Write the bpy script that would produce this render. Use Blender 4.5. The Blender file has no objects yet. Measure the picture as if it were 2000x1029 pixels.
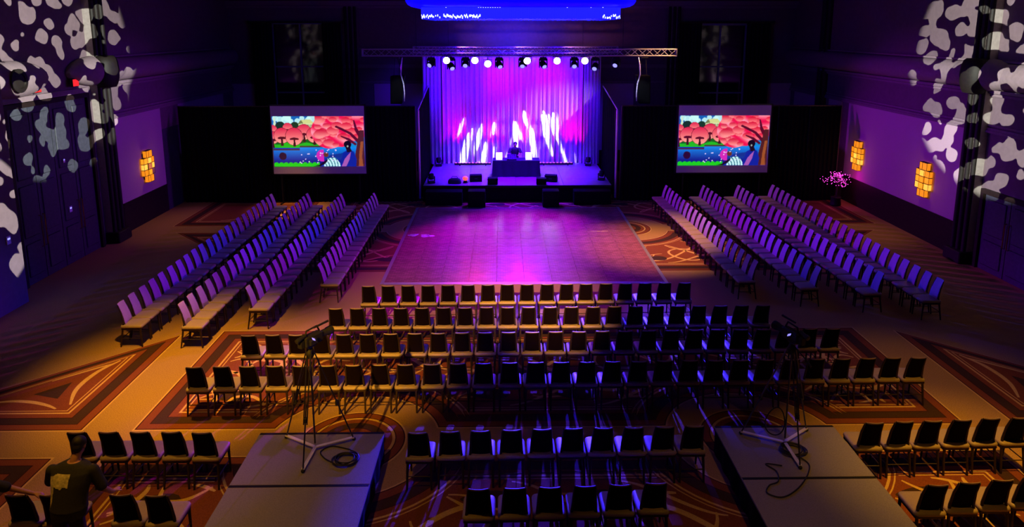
import bpy, math, random
import numpy as np
from mathutils import Vector, Matrix
from mathutils.geometry import tessellate_polygon
random.seed(7); rng = np.random.default_rng(7)
PI = math.pi
scene = bpy.context.scene
COL = scene.collection

# ------------------------------------------------------------------ camera
cam_d = bpy.data.cameras.new('camera'); cam = bpy.data.objects.new('camera', cam_d); COL.objects.link(cam)
cam.location = (0, 0, 7.6)
cam.rotation_euler = (math.radians(90 - 10.5307), 0, math.radians(-0.8277))
cam_d.sensor_width = 36; cam_d.lens = 1361 / 2000 * 36
cam_d.shift_x = 0; cam_d.shift_y = -(514.5 - 308) / 2000
cam_d.clip_start = .1; cam_d.clip_end = 200
scene.camera = cam

# ------------------------------------------------------------------ view and world (a closed ballroom: the world is dark)
vs = scene.view_settings
scene.display_settings.display_device = 'sRGB'
vs.view_transform = 'Standard'; vs.look = 'None'; vs.gamma = 1; vs.exposure = 0; vs.use_curve_mapping = False
w = bpy.data.worlds.new('world'); scene.world = w; w.use_nodes = True
w.node_tree.nodes['Background'].inputs[0].default_value = (0.0, 0.0, 0.0, 1)
w.node_tree.nodes['Background'].inputs[1].default_value = 0

# ------------------------------------------------------------------ lamps
def lamp(name, kind, loc, energy, color, target=None, angle=60, blend=.6, radius=.08, spec=1.0):
    d = bpy.data.lights.new(name, kind); d.energy = energy; d.color = color
    d.shadow_soft_size = radius; d.specular_factor = spec
    if kind == 'SPOT': d.spot_size = math.radians(angle); d.spot_blend = blend
    o = bpy.data.objects.new(name, d); COL.objects.link(o); o.location = loc
    if target is not None:
        o.rotation_euler = (Vector(target) - Vector(loc)).to_track_quat('-Z', 'Y').to_euler()
    return o
AMBER = (1.0, .45, .035); PURPLE = (.34, 0.0, 1.0); BLUE = (.03, .015, 1.0); MAGENTA = (1.0, 0.0, .62); VIOLET = (.42, 0, 1.0)
# recessed amber can lights in the ballroom ceiling: position, watts, cone, blend, aim
CANS = [((-6.8, 13.6, 8.8), 4500, 50, 1.0, (-6.9, 14.6, 0)), ((-7.2, 9.0, 8.8), 900, 66, 1.0, (-7.0, 9.6, 0)),
        ((7.9, 9.4, 8.8), 2600, 48, 1.0, (8.2, 10.2, 0)), ((8.8, 12.6, 8.8), 520, 42, 1.0, (9.2, 13.6, 0)),
        ((-9.0, 28.4, 8.8), 2200, 28, 1.0, (-9.0, 29.0, 0)), ((-12.2, 26.0, 8.8), 260, 44, 1.0, (-12.2, 26.6, 0)),
        ((4.9, 22.8, 8.8), 4600, 44, 1.0, (5.2, 23.6, 0)), ((13.2, 25.4, 8.8), 360, 38, 1.0, (13.2, 25.6, 0)),
        ((9.6, 28.6, 8.8), 420, 36, 1.0, (9.4, 28.8, 0)), ((-3.2, 7.4, 8.8), 420, 60, 1.0, (-3.2, 9.0, 0)), ((4.6, 6.6, 8.8), 300, 56, 1.0, (4.9, 8.4, 0))]
for i, (p, e, a, b, t) in enumerate(CANS): lamp('ceiling_can_light', 'SPOT', p, e, AMBER, t, a, b, .10)
# balcony-front amber spots behind the audience
lamp('balcony_spot', 'SPOT', (-5.5, 2.0, 8.6), 15000, AMBER, (-2.8, 15.6, .4), 22, 1.0, .08)
lamp('balcony_spot', 'SPOT', (2.0, 2.0, 8.6), 27000, AMBER, (.8, 18.7, .3), 16, 1.0, .08)
# purple cross wash from the truss ends over the opposite seating and wall
lamp('cross_wash_light', 'SPOT', (6.9, 31.0, 6.1), 4200, PURPLE, (-14.2, 26.0, 1.6), 34, .8, .15)
lamp('cross_wash_light', 'SPOT', (-5.2, 31.0, 6.1), 5400, (.40, 0, 1.0), (15.4, 25.8, 1.4), 36, .8, .15)
# stage rig: beams thrown from the front truss over the floor and the seating
lamp('stage_beam', 'SPOT', (0.9, 31.1, 6.1), 12000, (.34, 0, 1.0), (0.6, 24.6, 0), 60, 1.0, .12)
lamp('stage_beam', 'SPOT', (-1.2, 31.0, 6.15), 3000, (1.0, 0, .40), (-1.8, 23.4, 0), 38, 1.0, .12)
lamp('stage_beam', 'SPOT', (3.7, 31.0, 6.15), 15000, BLUE, (-8.6, 21.2, .9), 19, 1.0, .10)
lamp('stage_beam', 'SPOT', (-2.4, 31.0, 6.15), 16000, BLUE, (11.6, 18.8, .9), 19, 1.0, .10)
lamp('stage_beam', 'SPOT', (2.4, 31.0, 6.15), 130000, BLUE, (.3, 14.4, .4), 16, .6, .08)
lamp('stage_beam', 'SPOT', (3.7, 31.0, 6.15), 110000, BLUE, (4.4, 16.4, .4), 12.5, .8, .08)
lamp('stage_beam', 'SPOT', (1.1, 31.0, 6.15), 30000, VIOLET, (-4.2, 15.0, .4), 15, 1.0, .08)
lamp('stage_beam', 'SPOT', (1.1, 31.0, 6.15), 130000, BLUE, (1.1, 10.1, .5), 9.5, .6, .06)
lamp('stage_beam', 'SPOT', (6.9, 31.0, 6.15), 8500, (.42, 0, 1.0), (-8.2, 17.6, .9), 20, 1.0, .10)
lamp('stage_beam', 'SPOT', (-5.2, 31.0, 6.15), 7000, (.40, 0, 1.0), (7.8, 23.2, .9), 20, 1.0, .10)
# back wall above the stage catches the blue spill of the rear truss
lamp('rear_truss_wash', 'SPOT', (0.5, 34.9, 6.85), 520, BLUE, (0.5, 37.0, 7.5), 150, 1.0, .3)
lamp('rear_truss_wash', 'SPOT', (0.5, 31.6, 6.75), 900, BLUE, (0.5, 37.0, 7.6), 70, 1.0, .3)
# breakup-pattern projectors hung from the ceiling, thrown on the side walls
def gobo(loc, target, energy, angle, scale, seed, thr, stretch=1.0, edge=.012, band=None, col=(.86, .92, .80)):
    o = lamp('breakup_projector', 'SPOT', loc, energy, col, target, angle, .12 if band is None else .5, .012)
    d = o.data; d.use_nodes = True; nt = d.node_tree; N = nt.nodes; L = nt.links
    em = next(n for n in N if n.type == 'EMISSION')
    q = (Vector(target) - Vector(loc)).to_track_quat('-Z', 'Y')
    rt, up, fw = q @ Vector((1, 0, 0)), q @ Vector((0, 1, 0)), q @ Vector((0, 0, -1))
    geo = N.new('ShaderNodeNewGeometry')
    def dot(v):
        n = N.new('ShaderNodeVectorMath'); n.operation = 'DOT_PRODUCT'; L.new(geo.outputs['Incoming'], n.inputs[0]); n.inputs[1].default_value = v; return n.outputs['Value']
    def mth(op, a, b):
        n = N.new('ShaderNodeMath'); n.operation = op
        for k, x in enumerate((a, b)):
            if isinstance(x, (int, float)): n.inputs[k].default_value = x
            else: L.new(x, n.inputs[k])
        return n.outputs[0]
    df = dot(fw)
    cmb = N.new('ShaderNodeCombineXYZ'); uu = mth('DIVIDE', dot(rt), df); vv = mth('DIVIDE', dot(up), df); L.new(uu, cmb.inputs[0]); L.new(mth('MULTIPLY', vv, stretch), cmb.inputs[1]); cmb.inputs[2].default_value = seed
    vor = N.new('ShaderNodeTexVoronoi'); vor.feature = 'SMOOTH_F1'; vor.inputs['Scale'].default_value = scale; vor.inputs['Smoothness'].default_value = .35
    nz = N.new('ShaderNodeTexNoise'); nz.inputs['Scale'].default_value = scale * .9; nz.inputs['Detail'].default_value = 1.0
    L.new(cmb.outputs[0], vor.inputs['Vector']); L.new(cmb.outputs[0], nz.inputs['Vector'])
    s = mth('ADD', vor.outputs['Distance'], mth('MULTIPLY', nz.outputs['Fac'], .9))
    if band is not None: s = mth('ADD', s, mth('MULTIPLY', mth('POWER', mth('MULTIPLY', vv, vv), 1.0), band))
    r = N.new('ShaderNodeMapRange'); r.inputs['From Min'].default_value = thr; r.inputs['From Max'].default_value = thr - edge
    L.new(s, r.inputs['Value']); L.new(r.outputs['Result'], em.inputs['Strength'])
gobo((1.6, 12.0, 8.7), (-14.2, 21.6, 7.0), 34000, 25, 34, 3.1, .90)
gobo((1.6, 12.0, 8.7), (-13.4, 17.4, 2.7), 34000, 12.5, 26, 5.7, .92)
gobo((-.6, 11.0, 8.7), (15.4, 20.4, 6.7), 34000, 26, 34, 8.4, .92)

# ------------------------------------------------------------------ materials (all procedural)
MATS = {}
def mat(name, col, rough=.6, metal=0.0, var=.15, scale=40.0, bump=0.0, spec=.5, emit=None, estr=0.0, sheen=0.0):
    if name in MATS: return MATS[name]
    m = bpy.data.materials.new(name); m.use_nodes = True; nt = m.node_tree; N = nt.nodes; L = nt.links
    b = N['Principled BSDF']; b.inputs['Roughness'].default_value = rough; b.inputs['Metallic'].default_value = metal
    b.inputs['Specular IOR Level'].default_value = spec
    if sheen: b.inputs['Sheen Weight'].default_value = sheen
    tc = N.new('ShaderNodeTexCoord'); nz = N.new('ShaderNodeTexNoise'); nz.inputs['Scale'].default_value = scale; nz.inputs['Detail'].default_value = 3
    L.new(tc.outputs['Object'], nz.inputs['Vector'])
    r = N.new('ShaderNodeValToRGB'); c = np.array(col[:3])
    r.color_ramp.elements[0].position = .3; r.color_ramp.elements[1].position = .7
    r.color_ramp.elements[0].color = (*np.clip(c * (1 - var), 0, 1), 1); r.color_ramp.elements[1].color = (*np.clip(c * (1 + var), 0, 1), 1)
    L.new(nz.outputs['Fac'], r.inputs['Fac']); L.new(r.outputs['Color'], b.inputs['Base Color'])
    if bump:
        bp = N.new('ShaderNodeBump'); bp.inputs['Strength'].default_value = bump; bp.inputs['Distance'].default_value = .01
        L.new(nz.outputs['Fac'], bp.inputs['Height']); L.new(bp.outputs['Normal'], b.inputs['Normal'])
    if emit is not None:
        b.inputs['Emission Color'].default_value = (*emit, 1); b.inputs['Emission Strength'].default_value = estr
    MATS[name] = m; return m
def glow(name, col, strength):
    if name in MATS: return MATS[name]
    m = bpy.data.materials.new(name); m.use_nodes = True; b = m.node_tree.nodes['Principled BSDF']
    b.inputs['Base Color'].default_value = (*[min(1, x * .5) for x in col], 1)
    b.inputs['Emission Color'].default_value = (*col, 1); b.inputs['Emission Strength'].default_value = strength
    MATS[name] = m; return m

tan = mat('carpet_tan', (.42, .26, .075), .95, 0, .28, 55, .3, .1)
rust = mat('carpet_rust', (.22, .062, .024), .95, 0, .25, 70, .3, .1)
maroon = mat('carpet_maroon', (.055, .012, .010), .95, 0, .25, 70, .3, .1)
dark = mat('carpet_dark', (.058, .030, .020), .95, 0, .25, 70, .3, .1)
gold = mat('carpet_gold', (.66, .44, .13), .95, 0, .2, 70, .3, .1)
wall_up = mat('wall_plaster', (.17, .115, .135), .85, 0, .08, 6, .05, .2)
wall_pan = mat('wall_fabric_panel', (.52, .36, .42), .9, 0, .10, 90, .1, .1)
wains = mat('wainscot_dark_wood', (.018, .010, .008), .55, 0, .3, 8, 0, .2)
molding = mat('molding_plaster', (.24, .17, .19), .8, 0, .08, 8, 0, .2)
col_wood = mat('column_dark_bronze', (.012, .008, .006), .6, 0, .25, 12, 0, .3)
col_light = mat('column_light_reveal', (.40, .34, .32), .8, 0, .1, 12, 0, .2)
door_m = mat('door_dark_lacquer', (.055, .058, .075), .5, 0, .2, 10, 0, .3)
brass = mat('brass', (.72, .50, .16), .25, 1.0, .1, 30)
black_drape = mat('black_drape', (.006, .006, .007), .95, 0, .3, 30, 0, .05)
white_drape = mat('sheer_white_drape', (.80, .78, .80), .85, 0, .05, 30, 0, .1)
blue_drape = mat('pale_side_drape', (.50, .48, .52), .85, 0, .08, 30, 0, .1)
black_pl = mat('black_plastic', (.010, .010, .011), .55, 0, .3, 60, 0, .25)
black_cab = mat('black_cabinet_paint', (.005, .005, .006), .8, 0, .3, 90, .2, .12)
black_cloth = mat('black_tablecloth', (.035, .035, .042), .85, 0, .2, 60, .1, .15)
alu = mat('truss_aluminium', (.62, .62, .64), .32, .6, .08, 50)
steel = mat('dark_steel', (.10, .10, .11), .35, 1.0, .1, 50)
seat_fab = mat('seat_taupe_vinyl', (.37, .29, .19), .45, 0, .08, 60, .08, .4)
backf_fab = mat('back_front_fabric_purple_lit', (.40, .27, .36), .6, 0, .08, 60, .08, .3)  # mauve tint puts the purple stage light into the fabric colour
back_fab = mat('back_dark_fabric', (.0050, .0019, .0014), .95, 0, .2, 70, .1, .06)
chair_leg = mat('chair_dark_wood', (.030, .018, .014), .45, 0, .25, 30, 0, .3)
deck_m = mat('riser_grey_carpet', (.27, .25, .26), .95, 0, .16, 90, .2, .1)
stage_m = mat('stage_deck_paint', (.34, .33, .36), .42, 0, .12, 9, 0, .4)
skirt_m = mat('black_skirt', (.007, .007, .008), .9, 0, .2, 40, 0, .1)
cable_m = mat('black_cable', (.012, .011, .012), .6, 0, .1, 40)
white_m = mat('white_paper', (.82, .80, .78), .8, 0, .04, 30)

# ------------------------------------------------------------------ mesh helpers
class MB:
    def __init__(s): s.v = []; s.f = []; s.m = []; s.cur = 0
    def add(s, vs, fs, m=None):
        o = len(s.v); s.v += [tuple(map(float, p)) for p in vs]
        for f in fs: s.f.append(tuple(i + o for i in f)); s.m.append(s.cur if m is None else m)
        return s
    def box(s, c, d, rz=0, m=None, R=None):
        hx, hy, hz = d[0] / 2, d[1] / 2, d[2] / 2
        p = [Vector((x, y, z)) for z in (-hz, hz) for x, y in ((-hx, -hy), (hx, -hy), (hx, hy), (-hx, hy))]
        M = R if R is not None else Matrix.Rotation(rz, 3, 'Z')
        c = Vector(c)
        return s.add([M @ q + c for q in p], [(3, 2, 1, 0), (4, 5, 6, 7), (0, 1, 5, 4), (1, 2, 6, 5), (2, 3, 7, 6), (3, 0, 4, 7)], m)
    def bbox(s, c, d, b=.01, rz=0, m=None, R=None):
        """box with chamfered vertical and horizontal edges"""
        hx, hy, hz = d[0] / 2, d[1] / 2, d[2] / 2; b = min(b, hx * .9, hy * .9, hz * .9)
        def ring(z, i):
            x, y = hx - i, hy - i; k = b
            return [(-x + k, -y, z), (x - k, -y, z), (x, -y + k, z), (x, y - k, z), (x - k, y, z), (-x + k, y, z), (-x, y - k, z), (-x, -y + k, z)]
        V = ring(-hz, b) + ring(-hz + b, 0) + ring(hz - b, 0) + ring(hz, b)
        M = R if R is not None else Matrix.Rotation(rz, 3, 'Z'); c = Vector(c)
        V = [M @ Vector(q) + c for q in V]
        F = [tuple(range(7, -1, -1)), tuple(range(24, 32))]
        for k in range(3):
            for i in range(8): F.append((k * 8 + i, k * 8 + (i + 1) % 8, k * 8 + 8 + (i + 1) % 8, k * 8 + 8 + i))
        return s.add(V, F, m)
    def tube(s, pts, r, n=8, m=None, cap=True):
        pts = [Vector(p) for p in pts]; k = len(pts)
        rs = [r] * k if isinstance(r, (int, float)) else list(r)
        V = []; ref = None
        for i, p in enumerate(pts):
            t = (pts[min(i + 1, k - 1)] - pts[max(i - 1, 0)]).normalized()
            if ref is None:
                ref = Vector((0, 0, 1)) if abs(t.z) < .9 else Vector((1, 0, 0))
            a = (ref - t * ref.dot(t)).normalized(); b = t.cross(a); ref = a
            V += [p + (a * math.cos(2 * PI * j / n) + b * math.sin(2 * PI * j / n)) * rs[i] for j in range(n)]
        F = [(i * n + j, i * n + (j + 1) % n, (i + 1) * n + (j + 1) % n, (i + 1) * n + j) for i in range(k - 1) for j in range(n)]
        if cap: F += [tuple(range(n - 1, -1, -1)), tuple((k - 1) * n + j for j in range(n))]
        return s.add(V, F, m)
    def lathe(s, prof, c=(0, 0, 0), n=20, m=None, R=None, sc=(1, 1, 1)):
        M = R if R is not None else Matrix.Identity(3); c = Vector(c)
        V = [M @ Vector((r * math.cos(2 * PI * j / n) * sc[0], r * math.sin(2 * PI * j / n) * sc[1], z * sc[2])) + c for r, z in prof for j in range(n)]
        k = len(prof)
        F = [(i * n + j, i * n + (j + 1) % n, (i + 1) * n + (j + 1) % n, (i + 1) * n + j) for i in range(k - 1) for j in range(n)]
        F += [tuple(range(n - 1, -1, -1)), tuple((k - 1) * n + j for j in range(n))]
        return s.add(V, F, m)
    def ell(s, c, r, n=14, k=9, m=None, R=None):
        prof = [(max(.002, math.sin(PI * i / (k - 1))), -math.cos(PI * i / (k - 1))) for i in range(k)]
        return s.lathe(prof, c, n, m, R, r)
    def grid(s, fn, nu, nv, m=None):
        V = [fn(i / nu, j / nv) for j in range(nv + 1) for i in range(nu + 1)]
        return s.add(V, [(j * (nu + 1) + i, j * (nu + 1) + i + 1, (j + 1) * (nu + 1) + i + 1, (j + 1) * (nu + 1) + i) for j in range(nv) for i in range(nu)], m)
    def poly(s, pts, z, m=None):
        P = [Vector((p[0], p[1], 0)) for p in pts]
        return s.add([(p.x, p.y, z) for p in P], [tuple(reversed(t)) if (P[t[1]] - P[t[0]]).cross(P[t[2]] - P[t[0]]).z < 0 else t for t in tessellate_polygon([P])], m)
    def loft(s, rings, m=None, cap=True):
        n = len(rings[0]); V = [p for r in rings for p in r]; k = len(rings)
        F = [(i * n + j, i * n + (j + 1) % n, (i + 1) * n + (j + 1) % n, (i + 1) * n + j) for i in range(k - 1) for j in range(n)]
        if cap: F += [tuple(range(n - 1, -1, -1)), tuple((k - 1) * n + j for j in range(n))]
        return s.add(V, F, m)
    def mesh(s, name, mats):
        me = bpy.data.meshes.new(name); me.from_pydata(s.v, [], s.f)
        for x in (mats if isinstance(mats, (list, tuple)) else [mats]): me.materials.append(x)
        me.polygons.foreach_set('material_index', s.m); me.update(); return me
    def build(s, name, mats, parent=None, smooth=False, loc=None, angle=40):
        me = s.mesh(name, mats)
        if smooth:
            me.polygons.foreach_set('use_smooth', [True] * len(me.polygons))
            me.set_sharp_from_angle(angle=math.radians(angle))
        return put(name, me, parent, loc)
def put(name, me, parent=None, loc=None, rot=None):
    o = bpy.data.objects.new(name, me); COL.objects.link(o)
    if parent is not None: o.parent = parent
    if loc is not None: o.location = loc
    if rot is not None: o.rotation_euler = rot
    return o
def tag(o, label=None, cat=None, group=None, kind=None):
    if label: o['label'] = label
    if cat: o['category'] = cat
    if group: o['group'] = group
    if kind: o['kind'] = kind
    return o
def thing(name, label, cat, loc=(0, 0, 0), rz=0, group=None):
    o = bpy.data.objects.new(name, None); COL.objects.link(o); o.location = loc; o.rotation_euler = (0, 0, rz); o.empty_display_size = .2
    return tag(o, label, cat, group)
def copy_tree(o, parent=None):
    c = o.copy(); COL.objects.link(c); c.parent = parent
    for ch in o.children: copy_tree(ch, c)
    return c
def struct(name, mb, mats, parent=None, smooth=False):
    o = mb.build(name, mats, parent, smooth)
    if parent is None: o['kind'] = 'structure'
    return o
def rrect(w, d, r, z, n=4, cx=0, cy=0):
    P = []
    for sx, sy, a0 in ((1, 1, 0), (-1, 1, PI / 2), (-1, -1, PI), (1, -1, 1.5 * PI)):
        for k in range(n + 1):
            a = a0 + PI / 2 * k / n
            P.append((cx + sx * (w / 2 - r) + r * math.cos(a), cy + sy * (d / 2 - r) + r * math.sin(a), z))
    return P
# ================================================================== the setting
XL, XR, YB, ZC = -14.2, 15.4, 37.0, 9.0
floor = struct('floor', MB().box(((XL + XR) / 2, 16, -.1), (XR - XL + .6, 43, .2)), tan)

def inset(P, d):
    """move every edge inwards by d; slanting edges of the corner panels carry a narrower border"""
    n = len(P); out = []
    for i in range(n):
        a, b, c = (np.array(P[(i + k) % n], float) for k in (-1, 0, 1))
        e1 = b - a; l1 = np.linalg.norm(e1); e1 /= l1; e2 = c - b; l2 = np.linalg.norm(e2); e2 /= l2
        n1 = np.array((-e1[1], e1[0])); n2 = np.array((-e2[1], e2[0]))
        d1, d2 = (d * (.5 if l > 2 and min(abs(e[0]), abs(e[1])) > .3 else 1) for e, l in ((e1, l1), (e2, l2)))
        M = np.array((n1, n2))
        if abs(np.linalg.det(M)) < 1e-3: out.append(tuple(b + n1 * d1))
        else: out.append(tuple(b + np.linalg.solve(M, (d1, d2))))
    return out
def inside(P, x, y):
    c = False; n = len(P); j = n - 1
    for i in range(n):
        xi, yi = P[i]; xj, yj = P[j]
        if (yi > y) != (yj > y) and x < (xj - xi) * (y - yi) / (yj - yi) + xi: c = not c
        j = i
    return c
LAY = [(0, 4), (.035, 2), (.06, 1), (.23, 2), (.25, 3), (.46, 2), (.48, 1), (.62, 4), (.665, 1), (.715, 4), (.74, 1)]
def ribbon(mb, pts, wd, z, region, m):
    run = []
    def flush():
        if len(run) > 2:
            V = []; k = len(run)
            for i, p in enumerate(run):
                t = np.array(run[min(i + 1, k - 1)]) - np.array(run[max(i - 1, 0)]); t = t / (np.linalg.norm(t) + 1e-9); nn = np.array((-t[1], t[0]))
                wi = wd * (.45 + .9 * math.sin(PI * min(1, (i + .5) / k)))
                V += [(*(np.array(p) + nn * wi / 2), z), (*(np.array(p) - nn * wi / 2), z)]
            mb.add(V, [(2 * i, 2 * i + 1, 2 * i + 3, 2 * i + 2) for i in range(k - 1)], m)
        run.clear()
    for p in pts:
        if inside(region, *p): run.append(p)
        else: flush()
    flush()
def carpet(poly, motif, seed=0):
    mb = MB(); z = .0006
    for d, m in LAY:
        Q = inset(poly, d) if d else poly
        mb.poly(Q, z, m); z += .0005
    reg = inset(poly, .80)
    motif(mb, reg, z)
    return mb.build('carpet_panel', [tan, rust, maroon, dark, gold], floor)
MEDX = (-2.82, 4.74)
def panel_poly(y0, top):
    """long panel, notched round the two medallions on one long side"""
    P = [(-7.13, 0.0)]
    for cx in MEDX:
        for k in range(25):
            a = math.radians(165.5 - 151 * k / 24); P.append((cx + 1.6 * math.cos(a), -.4 + 1.6 * math.sin(a)))
    P += [(9.05, 0.0), (9.05, 4.5), (-7.13, 4.5)]
    if top: P = [(x, 4.5 - y) for x, y in reversed(P)]
    return [(x, y + y0) for x, y in P]
def vine(y0, flip):
    def f(mb, reg, z):
        Y = lambda y: y0 + (4.5 - y if flip else y)
        for ph in (0, PI):
            ribbon(mb, [(x, Y(2.45 + 1.05 * math.sin(2 * PI * (x - .96) / 5.4 + ph))) for x in np.arange(-7, 9, .08)], .085, z + .0005, reg, 4)
        for sx in (-1, 1):        # loops at both short ends
            E = lambda P: [(.96 + sx * (x - .96), Y(y - 12.3)) for x, y in P]
            for P in ([(-6.62, 15.2), (-6.58, 15.85), (-6.3, 16.02), (-5.9, 15.9), (-6.16, 15.37), (-6.6, 15.2)], [(-6.5, 14.95), (-6.11, 15.23), (-5.85, 15.05), (-5.6, 14.4), (-5.9, 13.9), (-6.5, 14.2)],
                      [(-6.6, 13.02), (-6.1, 13.02), (-5.95, 13.25), (-6.1, 13.7), (-6.45, 13.85)], [(-5.72, 13.1), (-5.48, 12.99), (-5.06, 12.99), (-4.85, 13.10), (-5.2, 13.5), (-5.6, 13.5), (-5.72, 13.1)], [(-5.82, 14.85), (-5.65, 15.17), (-5.34, 15.18), (-4.97, 14.91), (-5.0, 14.4)]):
                Q = np.array(E(P)); t = np.linspace(0, len(Q) - 1, 44); kk = np.clip(t.astype(int), 0, len(Q) - 2); uu = (t - kk)[:, None]; gg = np.gradient(Q, axis=0)
                H = Q[kk] * (2 * uu**3 - 3 * uu**2 + 1) + gg[kk] * (uu**3 - 2 * uu**2 + uu) + Q[kk + 1] * (3 * uu**2 - 2 * uu**3) + gg[kk + 1] * (uu**3 - uu**2)
                ribbon(mb, [tuple(q) for q in H], .075, z + .0025, reg, 4)
        for k in range(-4, 5):
            cx = .96 + k * 1.8
            for s in (-1, 1):
                ribbon(mb, [(cx + s * .62 * math.cos(t) * (1 - .25 * math.sin(t)), Y(2.3 + s * .55 + .62 * math.sin(t))) for t in np.arange(0, 5.2, .12)], .07, z + .0010, reg, 4)
            for s, yy in ((-1, 1.25), (1, 3.25)):
                L = [(cx + .55 + .42 * math.cos(t), Y(yy + .20 * math.sin(t) * (1 + .5 * math.cos(t)))) for t in np.arange(0, 2 * PI, .4)]
                if all(inside(reg, *p) for p in L): mb.poly(L, z + .0015, 3)
                ribbon(mb, [(cx - .9 + t * 1.8, Y(yy + s * .45 * math.cos(t * PI))) for t in np.arange(0, 1.01, .05)], .06, z + .0020, reg, 4)
    return f
for y0, top in ((12.3, False), (6.97, True), (21.07, True), (26.4, False)):
    carpet(panel_poly(y0, top), vine(y0, top))
def tri_motif(mx, my):
    """gold scrolls, corner wedge and dark accents of a corner panel, drawn for the nearer left one"""
    def f(mb, reg, z):
        T = lambda P: [(mx(x), my(y)) for x, y in P]
        def smooth(P):
            P = np.array(P); t = np.linspace(0, len(P) - 1, 40); k = np.clip(t.astype(int), 0, len(P) - 2); u = (t - k)[:, None]
            g = np.gradient(P, axis=0); h = P[k] * (2 * u**3 - 3 * u**2 + 1) + g[k] * (u**3 - 2 * u**2 + u) + P[k + 1] * (3 * u**2 - 2 * u**3) + g[k + 1] * (u**3 - u**2)
            return [tuple(q) for q in h]
        ribbon(mb, smooth(T([(-8.88, 15.2), (-9.11, 14.64), (-9.12, 13.9), (-8.83, 13.15)])), .085, z + .0005, reg, 4)
        ribbon(mb, smooth(T([(-11.3, 13.1), (-10.38, 13.38), (-9.84, 13.39), (-9.33, 13.24), (-8.9, 13.0)])), .075, z + .0010, reg, 4)
        ribbon(mb, smooth(T([(-8.7, 15.25), (-9.3, 14.75), (-10.5, 13.62), (-11.0, 13.1)])), .05, z + .0015, reg, 4)
        for m, P in ((4, [(-9.0, 12.90), (-8.68, 13.25), (-8.66, 12.90)]), (3, [(-9.89, 13.68), (-9.39, 14.19), (-9.28, 13.5)]), (3, [(-8.90, 13.75), (-8.78, 14.2), (-8.83, 14.69), (-8.95, 14.2)]), (3, [(-10.6, 13.02), (-9.9, 12.96), (-9.5, 13.05), (-10.0, 13.12)])):
            P = ccw(T(P))
            if all(inside(reg, *p) for p in P): mb.poly(P, z + .0020, m)
    return f
def ccw(P):
    s = sum(P[i][0] * P[(i + 1) % len(P)][1] - P[(i + 1) % len(P)][0] * P[i][1] for i in range(len(P)))
    return P if s > 0 else P[::-1]
MIR = lambda x: 1.92 - x
for dy in (0, 14.1):
    for m in (lambda x: x, MIR):
        for my, P in ((lambda y: y, ((-8.07, 16.6), (-8.07, 12.3), (-12.35, 12.3))), (lambda y: 23.77 - y, ((-8.07, 16.57), (-8.07, 12.3), (-12.35, 12.3)))):
            T = [(m(x), my(y) + dy) for x, y in P]
            if T[0][1] > 26.5: T = [(m(-8.07), 26.4), (m(-8.07), 30.6), (m(-12.85), 30.6), (m(-12.85), 26.4)]   # beside the stage the corner panel is a full rectangle
            carpet(ccw(T), tri_motif(m, lambda y, my=my: my(y) + dy))
for cx in MEDX:                     # round medallions on the cross aisles
    for cy in (11.885, 25.985):
        mb = MB(); z = .0012
        for r, m in ((1.02, 4), (.985, 2), (.96, 1), (.82, 2), (.80, 4), (.745, 1), (.62, 3), (.45, 2), (.43, 1), (.10, 4)):
            mb.poly([(cx + r * math.cos(2 * PI * k / 56), cy + r * math.sin(2 * PI * k / 56)) for k in range(56)], z, m); z += .0006
        mb.build('carpet_medallion', [tan, rust, maroon, dark, gold], floor)

# ---- walls
def wallbox(name, x0, x1, y0, y1, z0, z1, m, parent=None): return struct(name, MB().box(((x0 + x1) / 2, (y0 + y1) / 2, (z0 + z1) / 2), (x1 - x0, y1 - y0, z1 - z0)), m, parent)
wall_left = wallbox('wall_left', XL - .3, XL, -5.3, YB + .3, 0, ZC, wall_up)
wall_right = wallbox('wall_right', XR, XR + .3, -5.3, YB + .3, 0, ZC, wall_up)
wall_back = wallbox('wall_back', XL, XR, YB, YB + .3, 0, ZC, wall_up)
wall_front = wallbox('wall_front', XL, XR, -5.3, -5, 0, ZC, wall_up)
ceiling = wallbox('ceiling', XL - .3, XR + .3, -5.3, YB + .3, ZC, ZC + .2, wall_up)
pier = wallbox('wall_left_pier', XL, -13.4, -5, 18.85, 0, ZC, wall_up)
def side(sgn, wall, x, y0, y1, z0, z1, proud, m, name):       # a slab on a side wall, proud of it
    xa = x - sgn * proud
    return wallbox(name, min(x, xa), max(x, xa), y0, y1, z0, z1, m, wall)
# left wall: sgn = -1 (wall at low x), right wall: sgn = +1
for sgn, wall, x, spans in ((-1, wall_left, XL, ((25.5, 28.95), (30.6, 35.6))), (1, wall_right, XR, ((22.7, 30.55), (31.2, 32.5), (34.0, 36.4)))):
    for a, b in spans:
        side(sgn, wall, x, a, b, 0, 1.08, .05, wains, 'wainscot')
        side(sgn, wall, x, a, b, 1.08, 1.14, .07, wains, 'chair_rail')
        side(sgn, wall, x, a, b, 1.14, 4.34, .03, wall_pan, 'fabric_panel')
    y0, y1 = (25.3, YB) if sgn < 0 else (16.0, YB)
    for z0, z1, pr in ((4.36, 4.44, .10), (4.44, 4.52, .07), (4.56, 4.62, .05), (5.50, 5.58, .09), (5.60, 5.70, .16), (6.56, 6.62, .12)):
        side(sgn, wall, x, y0, y1, z0, z1, pr, molding, 'molding')
    mb = MB(); n = 14
    ring = lambda y: [(x - sgn * .42 * math.sin(PI * k / n), y, 6.13 - .42 * math.cos(PI * k / n)) for k in range(n + 1)]
    mb.loft([ring(y0), ring(y1)], cap=False)
    o = mb.build('trim_%d' % (1 if sgn < 0 else 2), molding, None, True); o['kind'] = 'structure'
# recess and service door on the left wall beside the drape
side(-1, wall_left, XL, 28.95, 30.6, 0, 3.45, .04, door_m, 'recess_panel')
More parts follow.
